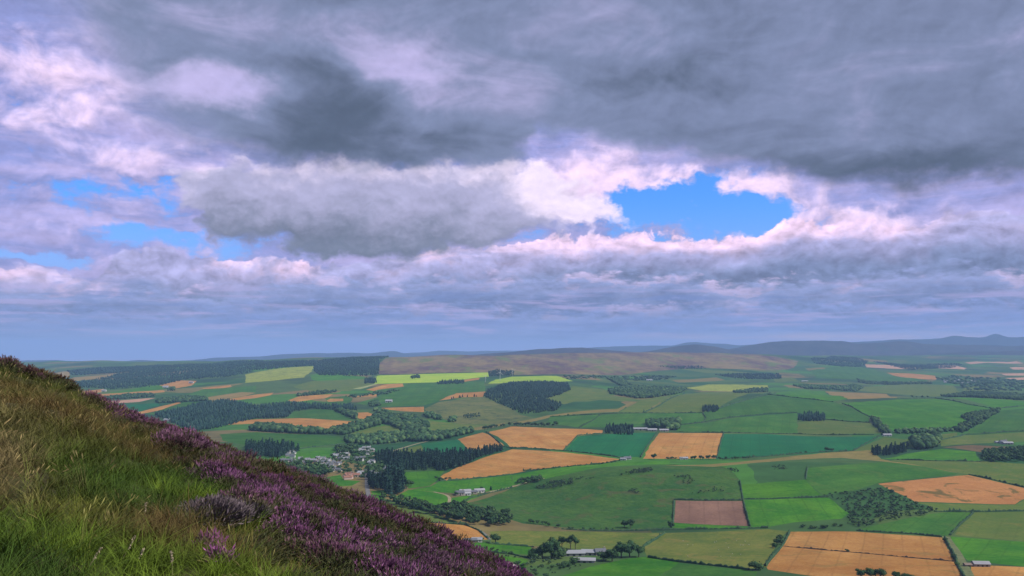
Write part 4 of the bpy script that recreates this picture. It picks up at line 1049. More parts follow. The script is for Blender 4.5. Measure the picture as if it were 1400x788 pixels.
# ---------------------------------------------------------------- hedges
def hedge(label, crop, pts, hh=2.2, ww=2.4, name='hedge', mat=None, gaps=0.6):
    p = pxs(crop, pts); w = drop(p[:, 0], p[:, 1])
    seg = np.linalg.norm(np.diff(w, axis=0), axis=1); cum = np.concatenate([[0], np.cumsum(seg)])
    dist = w[:, 1].mean(); n = int(max(8, min(400, cum[-1] / max(2.0, dist * 0.0016))))
    s = np.linspace(0, cum[-1], n)
    cx, cy = np.interp(s, cum, w[:, 0]), np.interp(s, cum, w[:, 1])
    tx, ty = np.gradient(cx), np.gradient(cy); L = np.hypot(tx, ty) + 1e-9; nx, ny = -ty/L, tx/L
    r = np.random.default_rng(n)
    k = max(1.0, dist / 2400.0)
    hgt = hh * k * (0.75 + 0.5 * r.random(n)) * (0.7 + 0.6 * np.clip(0.5 + vnoise(s / 30, n), 0, 1))
    hgt = np.where(r.random(n) < gaps * 0.35, hgt * 0.45, hgt)
    hgt = hgt * np.where(r.random(n) < 0.07, 1.9, 1.0)
    wid = ww * k * 0.5 * (0.75 + 0.5 * r.random(n))
    V = []
    for a, b in ((-1, -0.1), (-0.95, 0.55), (-0.35, 1.0), (0.4, 0.95), (1.0, 0.5), (1, -0.1)):
        ox = wid * a + r.normal(0, 0.12, n) * wid
        x, y = cx + nx*ox, cy + ny*ox
        V.append(np.column_stack([x, y, ground(x, y) + hgt * (b + (r.normal(0, 0.12, n) if b > 0 else 0))]))
    V = np.stack(V, 1).reshape(-1, 3); m = 6
    Fc = []
    for i in range(n - 1):
        for j in range(m - 1):
            a, b = i*m + j, i*m + j + 1
            Fc += [(a, b, b + m), (a, b + m, a + m)]
    o = mesh_obj(name, V, np.array(Fc), mat or M_HEDGE)
    tag(o, label, name.replace('_', ' '), 'field boundaries across the valley')
HEDGES = [
 ('long hedge crossing the hill under the olive fields', 'C', [205,512, 475,499, 705,492, 1025,491]),
 ('short slanting hedge left of the farm plantation', 'C', [476,500, 360,571]),
 ('hedge climbing between the two olive hill fields', 'C', [707,490, 800,450, 930,389]),
 ('hedge climbing right from the square plantation', 'C', [1114,468, 1240,430, 1379,390, 1420,386]),
 ('short hedge below the square plantation', 'C', [1026,490, 1045,520, 1030,541]),
 ('hedge sweeping across the dull green hill field', 'C', [905,557, 1040,541, 1379,496, 1535,490]),
 ('straight hedge above the square wheat and blue-green field', 'C', [880,594, 1135,599, 1379,603, 1540,605, 1950,609]),
 ('bent hedge at the notched corner of the orange wheat', 'C', [505,602, 420,608, 352,615, 278,693]),
 ('dark hedge between the two orange wheat fields', 'C', [0,679, 130,683, 280,696, 420,710, 560,728, 600,737]),
 ('hedge on the left side of the square wheat field', 'C', [780,598, 740,655, 692,732]),
 ('hedge on the right side of the square wheat field', 'C', [1140,600, 1120,665, 1102,737]),
 ('hedge right of the small orange wheat field', 'B', [1240,596, 1290,635, 1330,671, 1379,683]),
 ('hedge right of the rectangular plantation', 'D', [310,526, 430,538, 547,544]),
 ('hedge along the brow of the big green field', 'D', [400,442, 450,458, 550,514]),
 ('hedge on the crest left of the big green field', 'D', [0,392, 150,410, 350,433]),
 ('long hedge along the right hill crest', 'D', [700,416, 900,413, 1080,446, 1220,470, 1379,455, 1500,452]),
 ('slanting hedge at the end of the long blue-green field', 'D', [602,615, 530,655, 460,696]),
 ('hedge under the right green slope', 'D', [930,637, 1020,621, 1060,609, 1379,591, 1600,590]),
 ('hedge under the long blue-green field', 'D', [460,697, 300,703, 150,713, 0,726, -240,742]),
 ('hedge along the bottom of the tapering wheat', 'F', [60,216, 200,202, 330,190, 480,178, 600,154]),
 ('hedge on top of the ploughed field', 'F', [880,372, 1060,377, 1255,375]),
 ('hedge left of the ploughed field', 'F', [881,378, 877,490, 868,525]),
 ('hedge right of the ploughed field', 'F', [1240,272, 1258,376, 1294,516]),
 ('long hedge at the foot of the dome', 'F', [270,532, 400,540, 700,541, 900,534, 1393,526]),
 ('slanting hedge between the two pale pastures', 'F', [714,626, 780,585, 832,553]),
 ('hedge between the sheep pasture and the green fields', 'F', [740,686, 900,710, 1100,732, 1290,753]),
 ('long hedge under the patchy wheat field', 'G', [905,437, 1120,439, 1393,432, 1700,426]),
 ('hedge between the curved green and yellow-green fields', 'G', [1117,442, 1040,512, 990,566]),
 ('hedge on the left of the big wheat field', 'G', [118,546, 75,626, 0,716, -15,735]),
 ('hedge along the lane right of the big wheat field', 'G', [962,582, 1000,650, 1030,722, 1070,800]),
 ('hedge along the top of the big wheat field', 'G', [480,541, 640,550, 800,560, 945,576]),
 ('hedge along the upper right of the patchy wheat', 'G', [1092,235, 1250,270, 1393,305, 1460,322]),
 ('hedge below the bright field beside the tree clumps', 'G', [700,154, 900,161, 1155,165]),
 ('hedge following the lane right of the white farm', 'E', [1095,403, 1170,362, 1280,333, 1393,307]),
 ('hedge along the top of the orange wheat behind the heather', 'E', [870,494, 1060,503, 1140,511, 1210,538, 1264,585]),
 ('hedge between the pale pasture and bright field', 'E', [1270,612, 1393,620, 1500,628, 1510,632]),
 ('hedge winding behind the village paddock', 'B', [200,692, 330,673, 480,657, 620,667, 820,648]),
 ('hedge under the tapering wheat by the white farm', 'E', [1000,270, 1200,254, 1393,233]),
 ('hedge low at the heather edge', 'E', [1130,635, 1240,652, 1393,670, 1480,690]),
 ('hedge across the green shoulder fields', 'G', [-130,369, 0,367, 180,362, 330,358]),
 ('hedge between the green shoulder fields', 'G', [205,262, 215,200]),
]
for hd in HEDGES: hedge(*hd)
hedge('thin fence line across the middle of the big wheat field', 'G', [75,624, 430,656, 760,687, 1010,708], 1.0, 0.8, 'fence', plain('fence_post', (0.09, 0.07, 0.05)))
# ---------------------------------------------------------------- roads and tracks
def ribbon(name, label, crop, pts, width, mat, lift=0.35):
    p = pxs(crop, pts); w = drop(p[:, 0], p[:, 1])
    seg = np.linalg.norm(np.diff(w, axis=0), axis=1); cum = np.concatenate([[0], np.cumsum(seg)])
    n = max(10, int(cum[-1] / 8)); s = np.linspace(0, cum[-1], n)
    cx, cy = pchip(cum, w[:, 0], s), pchip(cum, w[:, 1], s)
    tx, ty = np.gradient(cx), np.gradient(cy); L = np.hypot(tx, ty) + 1e-9; nx, ny = -ty/L, tx/L
    V = []
    for a in (-0.5, 0, 0.5):
        x, y = cx + nx*width*a, cy + ny*width*a
        V.append(np.column_stack([x, y, ground(x, y) + lift]))
    V = np.stack(V, 1).reshape(-1, 3)
    Fc = [(i*3+j, i*3+j+1, i*3+j+4, i*3+j+3) for i in range(n-1) for j in (0, 1)]
    o = mesh_obj(name, V, np.array(Fc), mat)
    tag(o, label, 'road', kind='structure')
M_ROAD = plain('asphalt', (0.17, 0.165, 0.16), 0.9, 0.15, 0.2)
M_TRACK = plain('dirt_track', (0.26, 0.22, 0.13), 0.95, 0.25, 0.2)
M_VERGE = plain('lane_verge', (0.13, 0.15, 0.06), 0.95, 0.3, 0.15)
ribbon('road', 'pale straight road running into the village', 'E', [597,208, 603,235, 604,290, 610,340, 620,375, 642,402, 665,412], 7, M_ROAD)
ribbon('lane', 'grassy lane beside the big wheat field', 'G', [968,574, 1020,650, 1058,720, 1100,800, 1130,860], 9, M_VERGE)
ribbon('track', 'pale farm track curving below the white farm', 'E', [965,330, 1030,345, 1052,362, 1048,395, 1035,425], 5, M_TRACK)
ribbon('track', 'pale track along the dome top', 'E', [1270,330, 1393,302, 1480,278, 1570,256], 5, M_TRACK)
ribbon('lane', 'pale lane between village fields', 'B', [1160,588, 1000,628, 880,655, 760,690, 620,727], 8, M_TRACK)
ribbon('track', 'pale track beside the orange wheat behind the heather', 'E', [1210,535, 1245,560, 1272,590], 4, M_ROAD)

# ---------------------------------------------------------------- buildings
def house_meshes():
    wv = [(-.5,-.5,-.25),(.5,-.5,-.25),(.5,.5,-.25),(-.5,.5,-.25),(-.5,-.5,.6),(.5,-.5,.6),(.5,.5,.6),(-.5,.5,.6),(-.5,0,.98),(.5,0,.98)]
    wf = [(0,1,5,4),(2,3,7,6),(1,2,6,9,5),(3,0,4,8,7),(4,5,9,8),(6,7,8,9)]
    e, o = .56, .54
    rv = [(-o,-e,.56),(o,-e,.56),(o,0,1.0),(-o,0,1.0),(-o,e,.56),(o,e,.56),(-o,-e,.60),(o,-e,.60),(o,0,1.05),(-o,0,1.05),(-o,e,.60),(o,e,.60)]
    rf = [(6,7,8,9),(9,8,11,10),(0,3,2,1),(3,4,5,2),(0,1,7,6),(4,10,11,5),(1,2,8,7),(2,5,11,8),(0,6,9,3),(3,9,10,4)]
    return (wv, wf), (rv, rf)
(wv, wf), (rv, rf) = house_meshes()
def box_vf(x0, x1, y0, y1, z0, z1):
    v = [(x0,y0,z0),(x1,y0,z0),(x1,y1,z0),(x0,y1,z0),(x0,y0,z1),(x1,y0,z1),(x1,y1,z1),(x0,y1,z1)]
    return v, [(0,3,2,1),(4,5,6,7),(0,1,5,4),(1,2,6,5),(2,3,7,6),(3,0,4,7)]
WALLS = {k: plain('wall_' + k, c, 0.85, 0.08, 0.6, rand=0.08) for k, c in dict(white=(.52,.51,.49), grey=(.30,.29,.28), stone=(.34,.30,.26), brown=(.22,.17,.13), pink=(.48,.36,.32)).items()}
ROOFS = {k: plain('roof_' + k, c, 0.7, 0.12, 0.6, rand=0.12) for k, c in dict(slate=(.13,.14,.16), grey=(.27,.28,.30), white=(.33,.33,.35), red=(.28,.14,.10), brown=(.20,.15,.12)).items()}
M_DARK = plain('opening', (0.03, 0.035, 0.045), 0.3, 0.0)
def me_of(name, vf, mat):
    o = mesh_obj(name, vf[0], vf[1], mat, link=False); me = o.data; bpy.data.objects.remove(o); return me
HM = {}
def hm(part, key):
    if (part, key) not in HM:
        vf = {'wall': (wv, wf), 'roof': (rv, rf), 'chimney': box_vf(.34, .46, -.07, .07, .85, 1.28),
              'door': box_vf(-.06, .06, -.515, -.49, -.05, .42), 'window': box_vf(-.06, .06, -.512, -.49, .18, .44)}[part]
        HM[(part, key)] = me_of(part, vf, {'wall': WALLS, 'roof': ROOFS}.get(part, {}).get(key, WALLS['stone'] if part == 'chimney' else M_DARK))
    return HM[(part, key)]
def building(name, label, px, py, lx, ly, hz, rot, wall='white', roof='slate', group=None, cat='house', detail=False, chimney=True):
    w = drop(px, py)[0]
    e = empty(name, (w[0], w[1], zg(w[0], w[1])), rot); e.scale = (lx, ly, hz)
    lst = [('wall', wall, 0), ('roof', roof, 0)] + ([('chimney', '', 0)] if chimney else [])
    if detail: lst += [('door', '', 0.0), ('window', '', -.28), ('window', '', .28)]
    for part, key, ox in lst:
        c = bpy.data.objects.new(part, hm(part, key)); COL.objects.link(c); c.parent = rf_obj if part == 'chimney' else e; c.location = (ox, 0, 0)
        if part == 'roof': rf_obj = c
    tag(e, label, cat, group)
    return e
VG = 'houses of the village'
def vx(x, y): return 370 + x / 7.0, 595 + y / 7.0
clusters = [(190,200,50,30,8,'white','slate','white house at the left tip of the village'), (160,265,80,18,10,'stone','slate','dull slate-roofed house in the left row of the village'),
            (400,255,160,32,20,'stone','grey','grey-roofed house in the upper left of the village'), (560,315,130,45,20,'white','slate','small house in the lower middle of the village'),
            (665,215,95,30,12,'stone','grey','house among trees at the back of the village'), (900,160,90,35,14,'stone','grey','house in the far row at the back of the village'),
            (800,235,95,22,8,'white','slate','house by the trees right of the village middle'), (1040,370,110,40,14,'white','slate','house beside the road at the right of the village'),
            (760,405,70,25,8,'pink','red','pinkish new house on bare ground before the village'), (860,380,40,15,4,'white','grey','pale house left of the village road'),
            (960,265,40,15,4,'white','grey','pale house under the village wood')]
for cx_, cy_, rx_, ry_, n_, wl, rf_, lab in clusters:
    made = []
    for k in range(n_):
        a = rng.uniform(0, 6.283); q = math.sqrt(rng.uniform(0, 1))
        px, py = vx(cx_ + rx_*q*math.cos(a), cy_ + ry_*q*math.sin(a))
        wl2 = wl if rng.random() < 0.75 else ('white' if wl != 'white' else 'grey')
        made.append(building('village_house', lab, px, py, rng.uniform(8, 13), rng.uniform(6, 7.5), rng.uniform(5, 7), rng.choice([0, .25, 1.57, 1.4, -.4]) + rng.normal(0, .08), wl2, rf_ if rng.random() < .8 else 'slate', VG))
    number(made, lab)
def E_(x, y): return 350 + x/3.98, 590 + y/3.98
def F_(x, y): return 700 + x/3.98, 590 + y/3.98
def G_(x, y): return 1050 + x/3.98, 590 + y/3.98
def B_(x, y): return 350 + x/3.94, 440 + y/3.94
def C_(x, y): return 700 + x/3.94, 440 + y/3.94
def D_(x, y): return 1050 + x/3.94, 440 + y/3.94
def A_(x, y): return x/3.94, 440 + y/3.94
BL = [
 ('farm_shed', 'long grey-roofed shed behind the near farm', F_(335,676), 24, 10, 6, 0.05, 'grey', 'grey', 'near farm'),
 ('farm_shed', 'grey-roofed barn right behind the near farm', F_(425,672), 18, 9, 6, -0.1, 'stone', 'grey', 'near farm'),
 ('farm_shed', 'pale-roofed long shed in front of the near farm', F_(395,713), 22, 8, 5, -0.12, 'grey', 'white', 'near farm'),
 ('farm_house', 'small grey house between the near farm trees', F_(480,672), 12, 8, 7, 0.2, 'stone', 'slate', 'near farm'),
 ('farm_shed', 'dark shed left of the white cottage by the wheat', E_(1165,600), 16, 7, 4, 0.05, 'brown', 'slate', 'cottage by the wheat'),
 ('cottage', 'white cottage at the bottom of the orange wheat', E_(1203,600), 12, 7, 5, 0.05, 'white', 'grey', 'cottage by the wheat'),
 ('farm_house', 'grey house at the left end of the white farm', E_(1108,346), 14, 9, 7, 0.3, 'stone', 'slate', 'white farm'),
 ('farm_shed', 'white-roofed shed in the middle of the white farm', E_(1138,335), 18, 10, 6, 0.2, 'grey', 'white', 'white farm'),
 ('farm_shed', 'second white-roofed shed, lower in the white farm', E_(1142,346), 15, 8, 5, 0.2, 'white', 'white', 'white farm'),
 ('farm_shed', 'dark-roofed steading between the white farm sheds', E_(1175,337), 16, 8, 5, 0.25, 'stone', 'slate', 'white farm'),
 ('farm_shed', 'separate white-roofed shed right of the white farm', E_(1215,331), 17, 9, 6, 0.3, 'white', 'white', 'white farm'),
 ('farm_shed', 'low brown shed at the lower right lane', G_(1108,734), 14, 6, 3.2, -0.05, 'brown', 'brown', 'lane sheds'),
 ('farm_shed', 'white-roofed shed at the lower right lane', G_(1158,734), 15, 8, 5, -0.08, 'grey', 'white', 'lane sheds'),
 ('barn', 'long grey barn left of the middle farm wood', C_(690,584), 36, 12, 6.5, 0.03, 'stone', 'grey', 'middle farm'),
 ('barn', 'white-roofed barn under the middle farm wood', C_(755,588), 24, 11, 6, 0.02, 'grey', 'white', 'middle farm'),
 ('barn', 'pinkish barn right of the middle farm wood', C_(818,590), 24, 11, 6, 0.02, 'pink', 'white', 'middle farm'),
 ('cottage', 'small white cottage among trees below the teal field', C_(622,742), 14, 9, 6, 0.1, 'white', 'slate', 'lane cottages'),
 ('cottage', 'second small cottage on the lane under the teal field', C_(600,746), 12, 8, 5, -0.2, 'white', 'grey', 'lane cottages'),
 ('cottage', 'white cottage on the lane below the square wheat field', C_(925,742), 16, 8, 5, 0.0, 'white', 'white', 'lane cottages'),
 ('farm_shed', 'white shed in the gully on the right hill', D_(642,616), 20, 10, 6, 0.0, 'white', 'white', 'right hill farms'),
 ('farm_house', 'white farmhouse near the right edge', D_(1268,656), 16, 9, 8, 0.1, 'white', 'slate', 'right hill farms'),
 ('farm_shed', 'white-roofed shed near the right edge', D_(1290,660), 22, 12, 6, 0.0, 'grey', 'white', 'right hill farms'),
 ('farm_shed', 'low shed left of the right-edge farmhouse', D_(1245,654), 18, 10, 5, 0.0, 'white', 'grey', 'right hill farms'),
 ('farm_house', 'tiny white farm alone in the middle left fields', B_(716,434), 26, 14, 10, 0.0, 'white', 'white', 'far farms'),
 ('farm_house', 'far white house left of the far farm', A_(560,376), 22, 11, 9, 0.0, 'white', 'white', 'far farms'),
 ('farm_house', 'far white house on the golden sunlit field', A_(892,356), 26, 13, 10, 0.1, 'white', 'white', 'far farms'),
 ('farm_house', 'far white house right of the golden sunlit field', A_(1030,332), 24, 12, 10, -0.1, 'white', 'grey', 'far farms'),
 ('farm_house', 'far white house at the moor foot', C_(740,318), 36, 14, 9, 0.0, 'white', 'white', 'far farms'),
 ('farm_shed', 'far white long shed behind the right hill', D_(198,323), 40, 15, 8, 0.0, 'white', 'white', 'far farms'),
 ('farm_house', 'far white farm in the clearing under the conifer wood', A_(1000,562), 22, 10, 8, 0.1, 'white', 'slate', 'clearing houses'),
 ('farm_house', 'far pale house left of the clearing under the conifer wood', A_(900,535), 20, 10, 8, 0.0, 'white', 'grey', 'clearing houses'),
 ('farm_house', 'far house right of the clearing under the conifer wood', A_(1045,572), 18, 9, 7, 0.3, 'white', 'slate', 'clearing houses'),
]
for nm, lab, (px, py), lx, ly, hz, rot, wl, rf_, grp in BL:
    building(nm, lab, px, py, lx, ly, hz, rot, wl, rf_, grp, 'house' if 'house' in nm or 'cottage' in nm else 'shed', detail=True, chimney=('house' in nm or 'cottage' in nm))
made = []
for k in range(16):
    px, py = D_(rng.uniform(930, 1130), rng.uniform(310, 332))
    made.append(building('village_house', 'tiny pale house of the far village on the right', px, py, rng.uniform(12, 18), 9, 7, rng.uniform(-.4, .4), 'white' if rng.random() < .6 else 'stone', 'grey', 'houses of the far right village'))
number(made, 'tiny pale house of the far village on the right')

# ---------------------------------------------------------------- wind turbines
M_TURB = plain('turbine_white', (.5, .5, .5), 0.5, 0.03)
def turbine(label, px, py, hpx, ang):
    w = drop(px, py)[0]; H = hpx * w[1] / F_PX
    t = empty('wind_turbine', (w[0], w[1], zg(w[0], w[1])), 0.3)
    n = 10; a = np.arange(n) * 2*math.pi/n
    v = np.concatenate([np.column_stack([np.cos(a)*r_, np.sin(a)*r_, np.full(n, z)]) for r_, z in ((H*.034, -2), (H*.026, H*.5), (H*.018, H))])
    f = [(k*n+i, k*n+(i+1) % n, (k+1)*n+(i+1) % n, (k+1)*n+i) for k in (0, 1) for i in range(n)]
    mesh_obj('tower', v, f, M_TURB, t, True)
    bv, bf = box_vf(-H*.02, H*.02, -H*.06, H*.05, H*.99, H*1.03); mesh_obj('nacelle', bv, bf, M_TURB, t)
    hub = np.array([0, -H*.075, H*1.01])
    hv = np.concatenate([np.column_stack([np.cos(a)*r_, np.full(n, y), np.sin(a)*r_]) + [0, 0, H*1.01] for r_, y in ((H*.02, -H*.058), (H*.018, -H*.078), (H*.004, -H*.095))])
    hub_o = mesh_obj('hub', hv, f, M_TURB, t, True)
    for k in range(3):
        th = ang + k*2.0944
        d = np.array([math.sin(th), 0, math.cos(th)]); s = np.array([math.cos(th), 0, -math.sin(th)]); L = H*.55
        vv, prof = [], ((0, .012), (.08, .016), (.22, .026), (.6, .016), (1, .004))
        for q, wd in prof:
            for sx, sy in ((-1, 0), (0, -.35), (1.2, 0), (0, .35)):
                vv.append(hub + d*L*q + s*wd*H*sx + np.array([0, 1, 0])*wd*H*sy)
        ff = [(i*4+j, i*4+(j+1) % 4, i*4+4+(j+1) % 4, i*4+4+j) for i in range(4) for j in range(4)] + [(16,17,18,19)]
        mesh_obj('blade', vv, ff, M_TURB, hub_o)
    tag(t, label, 'wind turbine', 'wind turbines on the lime field')
turbine('tall white wind turbine in the middle of the lime field', 683.6, 520.5, 11, 0.2)
turbine('white wind turbine at the left end of the lime field', 663.6, 522.5, 8, 0.8)
turbine('white wind turbine beside the far wood at the moor foot', 701, 514.5, 8, 1.4)

# ---------------------------------------------------------------- sheep
M_WOOL = plain('wool', (.40, .38, .32), 0.95, 0.1)
def sheep_mesh():
    r = np.random.default_rng(3); v, f = ICO2
    b = v * np.array([.62, .30, .32]) * (1 + .05*r.normal(0, 1, len(v)))[:, None] + [0, 0, .68]
    P = [(b, f), (v * np.array([.17, .11, .13]) + [.72, 0, .86], f), (v * np.array([.16, .13, .16]) + [.56, 0, .80], f)]
    for x in (-.38, .36):
        for y in (-.15, .15):
            bx = np.array(box_vf(x-.045, x+.045, y-.045, y+.045, -.03, .55)[0]); q = np.array(box_vf(0,1,0,1,0,1)[1])
            P.append((bx, np.concatenate([q[:, [0,1,2]], q[:, [0,2,3]]])))
    return join(P)
SHEEP = as_mesh('sheep', sheep_mesh(), M_WOOL, True)
for k in range(18):
    px, py = F_(rng.uniform(930, 1290), rng.uniform(585, 690)); w = drop(px, py)[0]
    o = bpy.data.objects.new('sheep', SHEEP); COL.objects.link(o)
    o.location = (w[0], w[1], zg(w[0], w[1])); o.rotation_euler[2] = rng.uniform(0, 6.28)
    tag(o, 'tiny pale sheep grazing on the olive pasture', 'sheep', 'sheep on the pasture')
# ---------------------------------------------------------------- the heathery hillside under the camera
EYE, VEG = 1.65, 0.26
sil = np.array([(-60,492),(0,502),(40,508),(70,518),(100,536),(130,552),(165,573),(200,583),(250,597),(290,611),(350,631),(400,651),(450,673),(500,691),(550,713),(600,738),(650,758),(700,782),(760,812),(850,858)], float)
su, sv = ray(sil[:, 0], sil[:, 1])
sph = np.arctan(su); svr = sv * np.cos(sph)                 # slope against horizontal distance
rst = np.interp(sph, [-0.60, -0.53, -0.40, -0.26, 0.0, 0.15], [46, 42, 32, 25, 17, 14])
Hv = EYE - VEG
sK = Hv / rst**2; sA = -svr - 2 * Hv / rst
PH = np.concatenate([[-3.2, -2.0, -1.2, -0.8], sph, [0.5, 1.0, 2.0, 3.2]])
TA = np.concatenate([[-0.02, -0.10, -0.10, -0.075], sA, [0.24, 0.30, 0.12, -0.02]])
TK = np.concatenate([[.0008, .0005, .0005, .0006], sK, [.008, .008, .002, .0008]])
phq = np.linspace(-3.2, 3.2, 1281)
def smooth1(v, s):
    k = np.exp(-0.5 * (np.arange(-4*s, 4*s+1) / s) ** 2); k /= k.sum()
    return np.convolve(np.pad(v, 4*s, mode='edge'), k, 'valid')
LA = smooth1(np.interp(phq, PH, TA), 5); LK = smooth1(np.interp(phq, PH, TK), 5)
def heath_z(x, y):
    x = np.asarray(x, float); y = np.asarray(y, float)
    r = np.hypot(x, y); ph = np.arctan2(x, y)
    A, K = np.interp(ph, phq, LA), np.interp(ph, phq, LK)
    z = CAM_H - EYE - A * r - K * r * r
    b = 0.10*np.sin(x*1.1 + 1.7*np.sin(y*0.7)) * np.sin(y*0.9 + 0.6) + 0.05*np.sin(x*2.7 + y*1.9) + 0.16*np.sin(x*0.31 - y*0.23 + 1)
    return z + b * np.clip((r - 1.5) / 5, 0, 1) * 0.8
m, N, b = new_mat('heath_soil')
geo = N.n('ShaderNodeNewGeometry')
nf = N.noise(geo.outputs['Position'], 1.2, 6.0, 0.65)
N.put(b.inputs['Base Color'], N.mix(N.step(nf, .35, .65), (0.030, 0.036, 0.012, 1), (0.062, 0.048, 0.024, 1)))
M_SOIL = m
rr = np.concatenate([[0.0], np.exp(np.linspace(math.log(0.8), math.log(900.0), 210))])
pp = np.concatenate([np.linspace(-3.1416, -0.8, 50, endpoint=False), np.linspace(-0.8, 0.25, 330, endpoint=False), np.linspace(0.25, 3.1416, 60)])
RR, PPh = np.meshgrid(rr, pp)
hx, hy = (RR*np.sin(PPh)).ravel(), (RR*np.cos(PPh)).ravel()
hzv = np.maximum(heath_z(hx, hy), -40.0)
n2 = len(rr)
hf = np.array([(i*n2+j, (i+1)*n2+j, (i+1)*n2+j+1, i*n2+j+1) for i in range(len(pp)-1) for j in range(n2-1)])
heath = mesh_obj('hillside', np.column_stack([hx, hy, hzv]), hf, M_SOIL, smooth=True)
tag(heath, 'steep heathery hillside falling away to the valley', 'hillside', kind='structure')

# ---- plants: prototypes
PCOL = bpy.data.collections.new('heath_plants')
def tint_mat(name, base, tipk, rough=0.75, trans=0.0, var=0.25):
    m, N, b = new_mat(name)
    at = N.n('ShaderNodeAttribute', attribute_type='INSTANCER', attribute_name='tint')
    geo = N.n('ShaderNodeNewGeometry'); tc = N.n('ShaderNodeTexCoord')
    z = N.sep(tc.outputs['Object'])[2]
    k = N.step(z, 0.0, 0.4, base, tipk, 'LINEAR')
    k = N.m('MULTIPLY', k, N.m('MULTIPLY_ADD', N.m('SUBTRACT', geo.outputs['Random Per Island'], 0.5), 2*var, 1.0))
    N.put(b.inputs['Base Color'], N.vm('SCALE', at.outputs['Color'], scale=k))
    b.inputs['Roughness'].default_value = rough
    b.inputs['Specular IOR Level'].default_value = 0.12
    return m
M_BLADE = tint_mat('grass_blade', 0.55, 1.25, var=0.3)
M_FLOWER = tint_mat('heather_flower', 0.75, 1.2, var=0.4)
M_STEM = plain('heather_stem', (0.060, 0.066, 0.028), 0.9, 0.3, 8.0)
def blades(r, n, rad, h0, h1, w, lean, seed_head=False):
    P = []
    for _ in range(n):
        a = r.uniform(0, 6.283); q = rad * math.sqrt(r.uniform(0, 1)); h = r.uniform(h0, h1)
        d = np.array([math.cos(a), math.sin(a), 0]); base = d * q
        dirn = d + r.normal(0, .6, 3) * [1, 1, 0] + np.array([0.35, 0, 0]); dirn /= np.linalg.norm(dirn)
        side = np.cross(dirn, [0, 0, 1]); L = h * lean * r.uniform(.4, 1.4)
        def pt(t): return base + dirn * L * t * t + np.array([0, 0, h * (t - 0.22 * lean * t * t)])
        ww = w * r.uniform(.7, 1.3)
        v = [pt(0) - side*ww, pt(0) + side*ww, pt(.45) - side*ww*.85, pt(.45) + side*ww*.85, pt(.8) - side*ww*.5, pt(.8) + side*ww*.5, pt(1)]
        f = [(0,1,3), (0,3,2), (2,3,5), (2,5,4), (4,5,6)]
        P.append((np.array(v), np.array(f)))
        if seed_head:
            tp = pt(1); up = pt(1) - pt(.8); up /= np.linalg.norm(up); s2 = np.cross(up, side)
            for sd_ in (side, s2):
                v = [tp - up*.02, tp + up*.05 + sd_*.006, tp + up*.09, tp + up*.05 - sd_*.006]
                P.append((np.array(v), np.array([(0,1,2), (0,2,3)])))
    return join(P)
def proto(name, parts):
    vs, fs, mi, o = [], [], [], 0
    mats = []
    for k, ((v, f), mat) in enumerate(parts):
        vs.append(v); fs.append(f + o); mi += [k] * len(f); o += len(v); mats.append(mat)
    ob = mesh_obj(name, np.concatenate(vs), np.concatenate(fs), link=False)
    for mt in mats: ob.data.materials.append(mt)
    ob.data.polygons.foreach_set('material_index', np.array(mi, np.int32))
    PCOL.objects.link(ob)
    return ob
def heather_parts(r, n, rad, hgt, flower=0.65, fs=1.0):
    st, fl = [], []
    for _ in range(n):
        a = r.uniform(0, 6.283); q = rad * math.sqrt(r.uniform(0, 1)); d = np.array([math.cos(a), math.sin(a), 0])
        h = hgt * (1 - 0.45 * (q / rad) ** 2) * r.uniform(.72, 1.15)
        tip = d * q * 1.15 + np.array([0, 0, h]) + r.normal(0, .02, 3); base = d * q * 0.45
        ax = tip - base; ax /= np.linalg.norm(ax)
        s = np.cross(ax, r.normal(0, 1, 3)); s /= np.linalg.norm(s); s2 = np.cross(ax, s)
        st.append((np.array([base - s*.006, base + s*.006, tip]), np.array([(0, 1, 2)])))
        for k in range(3):                                         # short leafy side shoots
            c = base + (tip - base) * r.uniform(.35, .85); e = ax + r.normal(0, .6, 3); e /= np.linalg.norm(e)
            st.append((np.array([c - s*.007, c + s*.007, c + e * .06]), np.array([(0, 1, 2)])))
        if r.random() < flower:
            L = r.uniform(.05, .095) * fs; w = r.uniform(.0065, .011) * fs
            for sd_ in (s, s2):
                v = [tip - ax*L*.8, tip - ax*L*.3 + sd_*w, tip + ax*L*.3, tip - ax*L*.3 - sd_*w]
                fl.append((np.array(v), np.array([(0, 1, 2), (0, 2, 3)])))
            for k in range(2):
                e = ax + r.normal(0, .5, 3); e /= np.linalg.norm(e); c = tip - ax * r.uniform(.03, .1)
                v = [c, c + e*L*.45 + s*w*.9, c + e*L*.8, c + e*L*.45 - s*w*.9]
                fl.append((np.array(v), np.array([(0, 1, 2), (0, 2, 3)])))
    return join(st), (join(fl) if fl else None)
pr = np.random.default_rng(21)
names = []
for k, (n_, rad, h0, h1, w_, ln) in enumerate([(34, .10, .16, .36, .0027, .9), (40, .12, .20, .42, .0025, 1.1), (36, .09, .12, .28, .0030, .7), (36, .14, .22, .46, .0024, 1.3)]):
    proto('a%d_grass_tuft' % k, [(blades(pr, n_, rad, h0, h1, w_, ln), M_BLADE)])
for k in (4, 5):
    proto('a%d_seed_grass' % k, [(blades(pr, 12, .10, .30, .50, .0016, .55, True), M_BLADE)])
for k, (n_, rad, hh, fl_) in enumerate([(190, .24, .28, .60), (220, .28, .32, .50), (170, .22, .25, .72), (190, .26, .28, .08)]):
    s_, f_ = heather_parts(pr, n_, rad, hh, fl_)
    proto('a%d_heather' % (6 + k), [(s_, M_STEM), (f_, M_FLOWER)])

